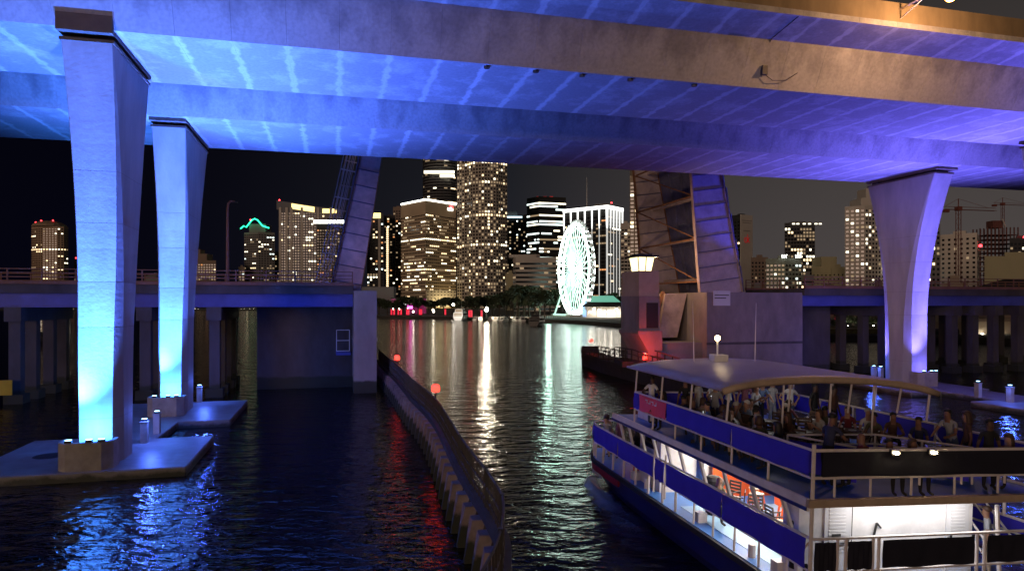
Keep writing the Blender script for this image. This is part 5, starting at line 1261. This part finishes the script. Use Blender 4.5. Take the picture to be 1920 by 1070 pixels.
# stern lower rail with black panels
tb([(0.05,-0.03,2.74),(6.95,-0.03,2.74)], 0.04); tb([(0.05,-0.03,1.95),(6.95,-0.03,1.95)], 0.035); tb([(0.05,-0.03,1.6),(6.95,-0.03,1.6)], 0.03)
for x in (0.75,0.98,1.72,1.88,4.72,4.95): vpost(x, -0.03, 1.29, 2.74, 0.04)
for a, b in ((0.12,0.68),(1.02,1.66),(1.98,4.6),(5.02,6.8)): banner((a,-0.06,0),(b,-0.06,0),2.0,2.66,M_bank,'stern_panel')
# stair to the upper deck on the starboard quarter
for k in range(9): MB().box(5.75,6.6,0.9+k*0.27,1.17+k*0.27,1.5+k*0.235,1.54+k*0.235).build('stair_tread', M_deck, boat)
for x in (5.72,6.63):
    tb([(x,0.7,2.3),(x,3.3,4.55)], 0.03, 'stair_rail'); tb([(x,0.7,1.9),(x,3.3,4.1)], 0.025, 'stair_rail')
MB().tube([(5.3,-0.02,3.4),(5.7,0.2,1.3)], 0.05, 6).build('stern_brace', M_tub, boat)
# deck gear
for y in (1.7,5.9,11.2): MB().box(0.25,0.55,y-0.15,y+0.15,1.291,1.6).build('bollard_box', M_bw, boat)
for y in (2.8,9.9): MB().lathe([(0.10,0),(0.10,0.34),(0.07,0.36)], (0.3,y,1.291), 10).build('bitt', M_bw, boat)
# round tub/bin in the lower cabin
bn = thing('waste_bin', 'dark round bin with a domed lid beside the orange bar', 'bin', BW(1.25,6.6,1.30), BR)
MB().lathe([(0.26,0),(0.32,0.95),(0.34,1.0)], (0,0,0), 14).build('drum', M_steel, bn); MB().lathe([(0.36,1.001),(0.34,1.15),(0.2,1.25),(0.02,1.28)], (0,0,0), 14).build('lid', M_rubber, bn)
# chairs, stools, tables
M_wood = mat('brown_chair_wood', (0.11,0.065,0.04), 0.5, var=0.25, vscale=4); M_wood2 = mat('dark_chair_wood', (0.05,0.035,0.03), 0.5, var=0.25, vscale=4)
M_seat = mat('cream_seat', (0.55,0.45,0.36), 0.7, var=0.1)
def make_chair(nm_, label, m, grp, arms=True):
    r = thing(nm_, label, 'chair', (0,0,0), 0, grp)
    MB().box(-.23,.23,-.22,.22,.42,.46).build('seat', m if m is not M_wood2 else M_seat, r)
    leg = MB().box(-.02,.02,-.02,.02,0,.419).mesh('leg', m)
    for x in (-.21,.21):
        o = link('leg', leg, r); o.location = (x,.2,0)
        MB().beam((x,-.2,0),(x,-.30,.95),.04).build('back_leg', m, r)
        if arms:
            MB().box(x-.025,x+.025,-.24,.22,.64,.67).build('arm', m, r); o = link('arm_post', MB().box(-.02,.02,-.02,.02,.461,.639).mesh('arm_post', m), r); o.location = (x,.19,0)
    for k in range(4): MB().obox((0,-.26-k*.012,.58+k*.11),(1,0,0),(0,1,-.1),(0,0,1),.19,.012,.035).build('back_slat', m, r)
    return r
def make_stool():
    r = thing('bar_stool', 'orange-red metal bar stool at the lower deck bar', 'stool', (0,0,0), 0, 'orange bar stools')
    MB().box(-.17,.17,-.17,.17,.74,.78).build('seat', M_seat, r)
    for x in (-1,1):
        for y in (-1,1): MB().beam((x*.22,y*.22,0),(x*.13,y*.13,.739),.045).build('leg', M_orng, r)
    for s in (-1,1): MB().beam((-.19,s*.19,.28),(.19,s*.19,.28),.03).build('foot_rail', M_orng, r)
    return r
def make_table():
    r = thing('deck_table', 'small round brown table among the armchairs on the upper deck', 'table', (0,0,0), 0, 'tables on the upper deck')
    MB().lathe([(.40,.70),(.42,.72),(.42,.74),(.40,.75)], (0,0,0), 16).build('top', M_wood, r); MB().lathe([(.04,.03),(.04,.699)], (0,0,0), 8).build('stem', M_steel, r); MB().lathe([(.24,0),(.22,.029)], (0,0,0), 12).build('foot', M_steel, r)
    for k in range(2): MB().lathe([(.10,.751),(.13,.77)], (.16*(-1)**k,.1-.15*k,0), 12).build('plate', M_bw, r)
    MB().lathe([(.035,.751),(.04,.88),(.02,.90)], (.02,.2,0), 8).build('cup', M_bw, r)
    return r
c0 = make_chair('deck_chair', 'brown slatted armchair among the tables on the upper deck', M_wood, 'brown armchairs on the upper deck')
rnd = random.Random(12)
spots = []
tabs = [(1.6,4.4),(3.2,4.6),(4.9,4.9),(1.5,6.3),(3.1,6.6),(4.8,6.8),(2.6,8.4)]
t0 = make_table()
for i, (x, y) in enumerate(tabs):
    o = t0 if i == 0 else copy_tree(t0); o.location = BW(x,y,3.642); o.rotation_euler = (0,0,BR+rnd.uniform(0,3))
    for k in range(4):
        a = k*math.pi/2+rnd.uniform(-.3,.3)+.6; spots.append((x+.66*math.cos(a), y+.66*math.sin(a), a+math.pi/2))
for i, (x, y, a) in enumerate(spots):
    o = c0 if i == 0 else copy_tree(c0); o.location = BW(x,y,3.642); o.rotation_euler = (0,0,BR+a)
c1 = make_chair('cabin_chair', 'dark slatted armchair with cream seat on the lower deck', M_wood2, 'dark armchairs on the lower deck')
for i, (x, y, a) in enumerate(((1.7,1.7,1.7),(2.0,2.5,-1.3),(1.8,3.4,1.2),(2.1,4.3,-1.6),(1.9,5.2,2.5),(1.7,6.0,1.0),(2.1,7.0,2.0))):
    o = c1 if i == 0 else copy_tree(c1); o.location = BW(x,y,1.291); o.rotation_euler = (0,0,BR+a)
s0 = make_stool()
for i, (x, y) in enumerate(((2.5,1.6),(2.7,3.0),(2.5,3.9),(3.2,3.4),(2.8,4.8),(3.3,5.6),(2.6,6.2),(3.0,6.9),(3.3,2.3))):
    o = s0 if i == 0 else copy_tree(s0); o.location = BW(x,y,1.291); o.rotation_euler = (0,0,BR+rnd.uniform(0,1))
bg = thing('grey_bag', 'grey holdall resting on the stair guard of the upper deck', 'bag', BW(4.5,3.25,3.642), BR)
MB().loft([[(-.35,-.2,0),(.35,-.2,0),(.35,.2,0),(-.35,.2,0)],[(-.33,-.22,.4),(.33,-.2,.36),(.33,.2,.36),(-.33,.2,.4)],[(-.12,-.05,.72),(.1,-.05,.68),(.1,.05,.68),(-.12,.05,.72)]]).build('bag_body', mat('grey_fabric',(.30,.30,.34),.8,var=.2,vscale=5), bg, smooth=True)
MB().tube([(-.2,0,.6),(-.1,0,.85),(.1,0,.85),(.2,0,.6)], .02, 5).build('strap', M_rubber, bg)

# bow wave and foam along the port side
fo = bpy.data.materials.new('wake_foam'); fo.use_nodes = True; nt = fo.node_tree; bs = nt.nodes['Principled BSDF']
bs.inputs['Base Color'].default_value = (0.30,0.33,0.36,1); bs.inputs['Roughness'].default_value = 0.5
ge = nt.nodes.new('ShaderNodeNewGeometry'); nz = nt.nodes.new('ShaderNodeTexNoise'); nz.inputs['Scale'].default_value = 0.9; nz.inputs['Detail'].default_value = 8; nz.inputs['Roughness'].default_value = 0.7
nt.links.new(ge.outputs['Position'], nz.inputs[0]); at = nt.nodes.new('ShaderNodeAttribute'); at.attribute_name = 'edge'
mm = nt.nodes.new('ShaderNodeMath'); mm.operation = 'MULTIPLY_ADD'; mm.inputs[1].default_value = 1.0; nt.links.new(nz.outputs[0], mm.inputs[0]); nt.links.new(at.outputs['Fac'], mm.inputs[2])
mr2 = nt.nodes.new('ShaderNodeMapRange'); mr2.inputs[1].default_value = 0.95; mr2.inputs[2].default_value = 1.45; mr2.inputs[4].default_value = 0.8
nt.links.new(mm.outputs[0], mr2.inputs[0]); nt.links.new(mr2.outputs[0], bs.inputs['Alpha'])
me = bpy.data.meshes.new('wake_foam'); vs_ = []; fs_ = []; ed_ = []
NA, NB = 60, 14
for i in range(NA+1):
    y = 17.7-i*0.36; x0 = hx(min(17.2,max(0,y)))+0.5; wd_ = 0.5+0.19*max(0,18.4-y)
    for k in range(NB+1):
        t = k/NB; p = BO+Matrix.Rotation(BR,3,'Z')@Vector((x0-wd_*t, y, 0))
        z = 0.05+0.20*math.exp(-((t-0.55)/0.2)**2)*(0.6+0.4*math.sin(i*0.9+k))*math.exp(-max(0,12-y)/6)
        vs_.append((p.x,p.y,z)); ed_.append(max(0,math.sin(math.pi*min(1,t*0.95+0.03)))**0.7*min(1,i/4)*math.exp(-max(0,13-y)/9))
for i in range(NA):
    for k in range(NB): fs_.append((i*(NB+1)+k,(i+1)*(NB+1)+k,(i+1)*(NB+1)+k+1,i*(NB+1)+k+1))
me.from_pydata(vs_, [], fs_); a_ = me.attributes.new('edge','FLOAT','POINT'); a_.data.foreach_set('value', ed_)
me.polygons.foreach_set('use_smooth',[True]*len(me.polygons)); me.materials.append(fo)
wk = link('wake_foam', me); tag(wk, 'bluish foam and bow wave along the port side of the tour boat', 'wake', kind='stuff')
# ------------------------------------------------------------------ passengers
SK = mat('skin_light',(0.42,0.24,0.17),0.6,var=0); SK2 = mat('skin_brown',(0.22,0.11,0.07),0.6,var=0); SK3 = mat('skin_dark',(0.09,0.045,0.03),0.6,var=0)
HB = mat('hair_black',(0.012,0.01,0.01),0.6,var=0); HG = mat('hair_grey',(0.42,0.40,0.38),0.7,var=0); HBR = mat('hair_brown',(0.06,0.03,0.018),0.6,var=0)
def cl(nm, c): return mat('cloth_'+nm, c, 0.85, var=0.18, vscale=6)
CW = cl('white',(0.72,0.72,0.72)); CG = cl('grey',(0.30,0.31,0.34)); CK = cl('black',(0.012,0.012,0.014)); CN = cl('navy',(0.03,0.035,0.09)); CM = cl('maroon',(0.16,0.02,0.03)); CB = cl('blue',(0.16,0.24,0.42)); CT_ = cl('tan',(0.42,0.33,0.24)); CBR = cl('brown',(0.10,0.05,0.035)); CLG = cl('lightgrey',(0.5,0.5,0.5)); CJ = cl('jeans',(0.06,0.09,0.17)); CO = cl('olive',(0.10,0.10,0.06)); CP = cl('plum',(0.22,0.08,0.12))
SHOE = cl('shoe',(0.03,0.03,0.03))
BODY = {}
def body(pose):
    if pose in BODY: return BODY[pose]
    sit = pose.startswith('sit'); pz = 0.50 if sit else 0.93
    lean = {'sit_lean':0.16,'stand_lean':0.22}.get(pose, 0.02)
    J = {}; E = []
    def j(n, p, r, par=None, tag_=0):
        J[n] = (Vector(p), r, tag_)
        if par: E.append((par, n))
    j('pelvis',(0,0,pz),(.135,.105),None,2); j('waist',(0,lean*.3,pz+.17),(.125,.095),'pelvis',1); j('chest',(0,lean*.7,pz+.36),(.145,.105),'waist',1)
    j('upper',(0,lean*.95,pz+.47),(.10,.085),'chest',1); j('neck',(0,lean*1.05+.01,pz+.555),(.055,.055),'upper',0)
    j('jaw',(0,lean*1.15+.035,pz+.635),(.066,.075),'neck',0); j('skull',(0,lean*1.2+.02,pz+.725),(.082,.098),'jaw',0); j('crown',(0,lean*1.2,pz+.785),(.055,.062),'skull',0)
    j('nose',(0,lean*1.15+.125,pz+.665),(.014,.014),'jaw',0)
    arms = {'stand':((.25,-.03,-.30),(.27,.05,-.55)),'stand_phone':((.24,.06,-.26),(.14,.30,-.10)),'stand_hips':((.38,-.08,-.24),(.20,.06,-.40)),'stand_lean':((.26,.20,-.26),(.20,.42,-.30)),
            'sit':((.25,.05,-.28),(.18,.28,-.34)),'sit_lean':((.27,.18,-.26),(.12,.42,-.26)),'sit_wave':((.32,.12,.02),(.36,.30,.30)),'sit_phone':((.24,.10,-.26),(.10,.32,-.08))}[pose]
    for s, sd in ((1,'r'),(-1,'l')):
        sh = Vector((s*.165, lean*.9, pz+.455)); j('sh'+sd, sh, (.062,.062), 'upper', 1)
        e_, w_ = arms
        if pose == 'sit_wave' and s < 0: e_, w_ = (.25,.05,-.28),(.18,.28,-.34)
        el = sh+Vector((s*(e_[0]-.165), e_[1], e_[2])); wr = sh+Vector((s*(w_[0]-.165), w_[1], w_[2]))
        j('bic'+sd, sh.lerp(el,.5), (.05,.05), 'sh'+sd, 1); j('el'+sd, el, (.040,.040), 'bic'+sd, 0); j('wr'+sd, wr, (.027,.027), 'el'+sd, 0)
        d = (wr-el).normalized(); side_ = d.cross(Vector((0,1,0.2))).normalized(); pl = wr+d*.075; j('pa'+sd, pl, (.034,.022), 'wr'+sd, 0)
        for k in range(4):
            o = side_*(k-1.5)*.021; L = (.062,.075,.07,.052)[k]
            j('f%d%s' % (k,sd), pl+d*.035+o, (.010,.010), 'pa'+sd, 0); j('g%d%s' % (k,sd), pl+d*(.035+L*.55)+o+Vector((0,.008,-.006)), (.009,.009), 'f%d%s' % (k,sd), 0)
            j('t%d%s' % (k,sd), pl+d*(.035+L)+o+Vector((0,.02,-.02)), (.008,.008), 'g%d%s' % (k,sd), 0)
        j('th'+sd, wr+d*.05-side_*.045, (.012,.012), 'wr'+sd, 0); j('tt'+sd, wr+d*.095-side_*.06, (.010,.010), 'th'+sd, 0)
        if sit: hip, kn, an = (s*.09,.03,pz-.02), (s*.12,.42,pz-.01), (s*.12,.40,.09)
        else: hip, kn, an = (s*.085,0,pz-.08), (s*.10,.025,.49), (s*.105,-.02,.09)
        j('hi'+sd, hip, (.088,.088), 'pelvis', 2); j('tg'+sd, Vector(hip).lerp(Vector(kn),.5), (.078,.078), 'hi'+sd, 2); j('kn'+sd, kn, (.055,.055), 'tg'+sd, 2)
        j('cf'+sd, Vector(kn).lerp(Vector(an),.35)+Vector((0,-.015,0)), (.056,.056), 'kn'+sd, 2); j('an'+sd, an, (.038,.038), 'cf'+sd, 2); j('to'+sd, (an[0]*1.06,an[1]+.15,.04), (.036,.036), 'an'+sd, 3)
    names = list(J); idx = {n:i for i,n in enumerate(names)}
    me = bpy.data.meshes.new('skel'); me.from_pydata([J[n][0] for n in names], [(idx[a],idx[b]) for a,b in E], [])
    o = bpy.data.objects.new('skel', me); C.objects.link(o)
    sk = o.modifiers.new('skin','SKIN'); sk.use_smooth_shade = True
    o.modifiers.new('sub','SUBSURF').levels = 1
    lay = me.skin_vertices[0].data
    for n in names: lay[idx[n]].radius = J[n][1]
    lay[0].use_root = True
    dg = bpy.context.evaluated_depsgraph_get(); ev = bpy.data.meshes.new_from_object(o.evaluated_get(dg)); bpy.data.objects.remove(o)
    ev.name = 'person_'+pose
    for _ in range(4): ev.materials.append(CG)
    segs = [(J[a][0], J[b][0], J[b][2]) for a, b in E]
    for p in ev.polygons:
        c = p.center; best = (9, 0)
        for a, b, t in segs:
            ab = b-a; k = max(0, min(1, (c-a).dot(ab)/ab.length_squared)); dd = (a+ab*k-c).length
            if dd < best[0]: best = (dd, t)
        p.material_index = best[1]; p.use_smooth = True
    hd = J['skull'][0]
    BODY[pose] = (ev, hd, J); return BODY[pose]
HAIR = {}
def hair(kind, hd):
    mb = MB(); n = 14; rings = []
    if kind == 'short':
        prof = [(.088,-.01),(.098,.025),(.092,.065),(.066,.10),(.02,.118)]
    elif kind == 'long':
        prof = [(.10,-.30),(.115,-.22),(.118,-.10),(.112,.0),(.106,.05),(.08,.10),(.02,.125)]
    else:
        prof = [(.104,-.13),(.115,-.06),(.110,.02),(.098,.07),(.066,.11),(.02,.125)]
    for rr, z in prof:
        ring = []
        for k in range(n):
            a = 2*math.pi*k/n; y = math.sin(a)*rr*1.15; x = math.cos(a)*rr
            if y > 0 and z < .05: y *= .35 if kind != 'short' else .55; x *= .96
            ring.append((hd.x+x, hd.y-.012+y-.012*(z < 0), hd.z+z))
        rings.append(ring)
    return mb.loft(rings)
def person(x, y, z, rot, pose, shirt, legs, label, skin=SK, hr=HB, hk='short', skirt=None, scale=1.0, cap=None, bald=False):
    ev, hd, J = body(pose)
    o = link('person', ev, None); o.location = BW(x,y,z); o.rotation_euler = (0,0,BR+R(rot)); o.scale = (scale*1.05,)*3
    tag(o, label, 'person', 'passengers on the tour boat')
    for i, m in enumerate((skin, shirt, legs, SHOE)):
        o.material_slots[i].link = 'OBJECT'; o.material_slots[i].material = m
    if not bald: hair(hk, hd).build('hair', cap or hr, o, smooth=True)
    if skirt:
        pz = J['pelvis'][0].z
        mb = MB(); rings = []
        for z_, r_ in ((pz+.22,.13),(pz+.05,.165),(pz-.25,.20),(pz-.62,.25)): rings.append([(r_*math.cos(2*math.pi*k/16)*(1+.04*math.sin(k*3)), r_*.8*math.sin(2*math.pi*k/16), z_) for k in range(16)])
        mb.loft(rings); mb.build('skirt', skirt, o, smooth=True)
    return o
U = 3.642; D_ = 1.292
# upper deck, forward
person(0.55,10.2,U,-60,'stand_hips',CW,CJ,'man in white tee with hands on hips at the front of the upper deck',SK3)
person(0.75,9.2,U,100,'sit_lean',CBR,CK,'woman in dark top leaning over the rail above the red banner',SK2,hk='long')
person(1.5,9.3,U,-20,'stand',CK,CK,'person all in black standing behind the woman leaning over the rail',SK2)
person(1.2,8.5,U,160,'sit',CO,CK,'seated dark-haired passenger in olive beside a canopy post',SK2)
person(2.2,9.6,U,30,'stand',CLG,CLG,'person in long light grey standing near a lit phone',SK)
person(2.0,8.0,U,-30,'stand_phone',CG,CN,'passenger in grey raising a bright phone under the canopy',SK)
person(0.65,7.15,U,-80,'sit',CBR,CK,'broad bald man in brown seated at the port rail',SK2,bald=True)
person(2.9,9.7,U,10,'stand_hips',CW,CJ,'passenger in white shirt and jeans with hands on hips at mid deck',SK)
person(0.9,6.45,U,60,'sit_phone',CB,CJ,'dark-haired passenger in pale blue looking at a phone by the rail',SK)
person(1.0,5.75,U,-60,'sit_wave',CT_,CK,'woman in tan raising one arm by the port rail',SK2,HBR,'bob')
person(0.95,5.15,U,160,'sit_phone',CW,CT_,'bearded-looking man in white seated with a glowing phone',SK,HBR)
person(0.55,4.7,U,-10,'sit',CM,CK,'woman in maroon with long dark hair seated near the rear canopy post',SK2,HBR,'long')
person(3.6,9.9,U,180,'stand',CW,CN,'waiter-like figure in white over navy standing far side of the deck',SK)
person(4.2,9.7,U,150,'stand',CP,CJ,'person in plum top standing in the far row under the canopy',SK,HBR,'bob')
person(4.7,9.5,U,170,'stand_lean',CB,CK,'person in blue shirt bending over a table under the canopy',SK)
person(5.3,9.6,U,190,'stand',CLG,CG,'person in light grey standing beside the figure bending over a table',SK)
person(5.8,9.2,U,170,'stand_hips',CW,CJ,'person in white tee and jeans near the starboard rail',SK)
person(6.2,8.3,U,200,'stand',CK,CK,'tall figure in black near the starboard rail',SK3)
person(6.4,7.5,U,200,'stand',CBR,CK,'figure in dark brown beside the tall figure in black',SK3)
person(2.6,6.9,U,90,'sit',CB,CJ,'seated passenger in blue wearing a white cap',SK,cap=CW)
person(3.6,6.2,U,80,'sit',CBR,CJ,'seated passenger in brown wearing a white cap',SK2,cap=CW)
person(1.9,6.5,U,-90,'sit',CG,CK,'seated passenger in grey with pale cap at the second table',SK,cap=CLG)
person(1.1,3.9,U,20,'sit',CLG,CK,'older grey-haired man in light grey shirt at the rear table',SK,HG)
person(0.8,3.3,U,-20,'sit_lean',CO,CK,'woman with pale headband hunched beside the grey-haired man',SK2,HBR,'bob')
person(0.9,2.6,U,30,'sit',CK,CK,'woman in black with long hair seated behind the blue rail banner',SK2,HB,'long')
# upper deck, aft
person(1.3,1.1,U,-60,'stand_lean',CN,CK,'man in navy tee looking down near the stern corner',SK2)
person(1.85,0.5,U,20,'sit',CM,CK,'broad-backed man in a maroon shirt by the stern rail',SK2,bald=True,scale=1.08)
person(5.9,5.2,U,160,'sit',CW,CK,'seated passenger in white beyond the bench on the starboard side',SK,HG)
person(6.3,4.6,U,150,'sit_lean',CBR,CK,'passenger in brown leaning forward on the starboard bench',SK2)
person(5.4,4.3,U,120,'sit',CO,CT_,'passenger in olive with tan trousers near the grey holdall',SK2)
person(6.3,2.3,U,110,'stand_lean',CG,CJ,'man in grey shirt with a rucksack at the starboard quarter',SK2)
person(6.2,1.7,U,60,'stand',CBR,CK,'woman in brown close to the man in grey at the starboard quarter',SK2,HBR,'long')
person(6.55,0.75,U,100,'sit',CP,CK,'woman in plum seated by the starboard stern rail',SK,HBR,'long')
person(3.3,0.55,U,180,'sit',CG,CK,'seated passenger whose head shows above the stern banner lamps',SK2,HBR,'bob',scale=0.95)
person(2.65,0.6,U,170,'sit',CBR,CK,'seated dark-haired passenger just behind the stern lamps',SK2,HB,scale=0.95)
# lower deck
person(0.95,15.5,D_,10,'stand_lean',CT_,CT_,'woman in a beige dress leaning on the bow rail',SK,HBR,'bob',skirt=CT_)
person(0.6,15.0,D_,-10,'stand_lean',CLG,CT_,'person in pale top embracing the woman in beige at the bow',SK,HB)
person(1.15,14.8,D_,30,'stand',CP,CT_,'person in plum behind the couple at the bow',SK,HBR)
person(1.0,12.4,D_,20,'stand',CK,SK,'person in black top with bare legs inside the forward lower deck',SK2,HB,'long')
person(0.85,5.9,D_,200,'sit_lean',CO,CK,'man in a dark olive jacket bent over by the lower rail',SK2,bald=True,scale=1.08)
person(0.62,1.15,D_,150,'stand_hips',CK,CK,'woman in a long black dress near the lower stern corner',SK,HB,'bob',skirt=CK)
person(5.95,0.75,D_,40,'stand',CG,CT_,'passenger in grey with bare calves beside the white stern wall',SK2,HBR)

extra = [(1.75,5.1,-100,'sit',CG,CK,'seated man in grey at the first round table',SK,HB,'short'),(2.55,4.3,90,'sit_lean',CBR,CK,'seated woman in brown leaning over the first round table',SK2,HBR,'long'),
 (3.0,5.3,-80,'sit',CN,CJ,'seated man in navy at the second round table',SK2,HB,'short'),(3.9,4.9,100,'sit_phone',CLG,CK,'seated woman in light grey holding up a phone at the second table',SK,HBR,'bob'),
 (4.6,5.6,-60,'sit',CO,CK,'seated man in olive at the third round table',SK2,HB,'short'),(5.5,5.6,120,'sit',CM,CK,'seated woman in maroon at the third round table',SK,HBR,'bob'),
 (2.2,5.75,160,'sit',CK,CK,'seated figure in black with long hair between the tables',SK2,HB,'long'),(2.9,7.3,200,'sit',CW,CJ,'seated passenger in white at the middle table',SK,HBR,'short'),
 (4.3,7.3,180,'sit_lean',CP,CK,'seated passenger in plum bending over the far table',SK2,HB,'bob'),(1.2,7.4,-30,'sit',CT_,CK,'seated passenger in tan near the bald man in brown',SK,HBR,'bob'),
 (3.5,7.9,200,'stand_phone',CG,CJ,'man in grey photographing the skyline with a phone at mid deck',SK2,HB,'short'),(0.75,8.0,-70,'sit',CN,CK,'passenger in navy seated at the rail behind the blue banner',SK2,HB,'short'),
 (6.3,3.5,120,'sit',CN,CK,'passenger in navy on the starboard side near the stair guard',SK2,HB,'short'),(5.6,0.5,160,'stand',CK,CK,'person in black standing near the starboard stern corner',SK3,HB,'short')]
for x, y, rot, pose, sh, lg_, lb, sk_, hr_, hk_ in extra: person(x, y, U, rot, pose, sh, lg_, lb, sk_, hr_, hk_)
G_ph = glow('phone_screen', (0.85,0.95,1.0), 4)
for x, y, z, rot, lb in ((1.93,8.32,U+1.32,-30,'lit phone held up by the passenger in grey'),(0.80,4.82,U+0.92,160,'glowing phone in the hands of the man in white'),(0.75,6.62,U+0.92,60,'glowing phone held by the passenger in pale blue')):
    r = thing('phone', lb, 'phone', BW(x,y,z), BR+R(rot), 'lit phones on the upper deck')
    MB().box(-.04,.04,-.004,.004,0,.15).build('case', M_rubber, r); MB().box(-.035,.035,-.006,-.0041,.008,.142).build('screen', G_ph, r)
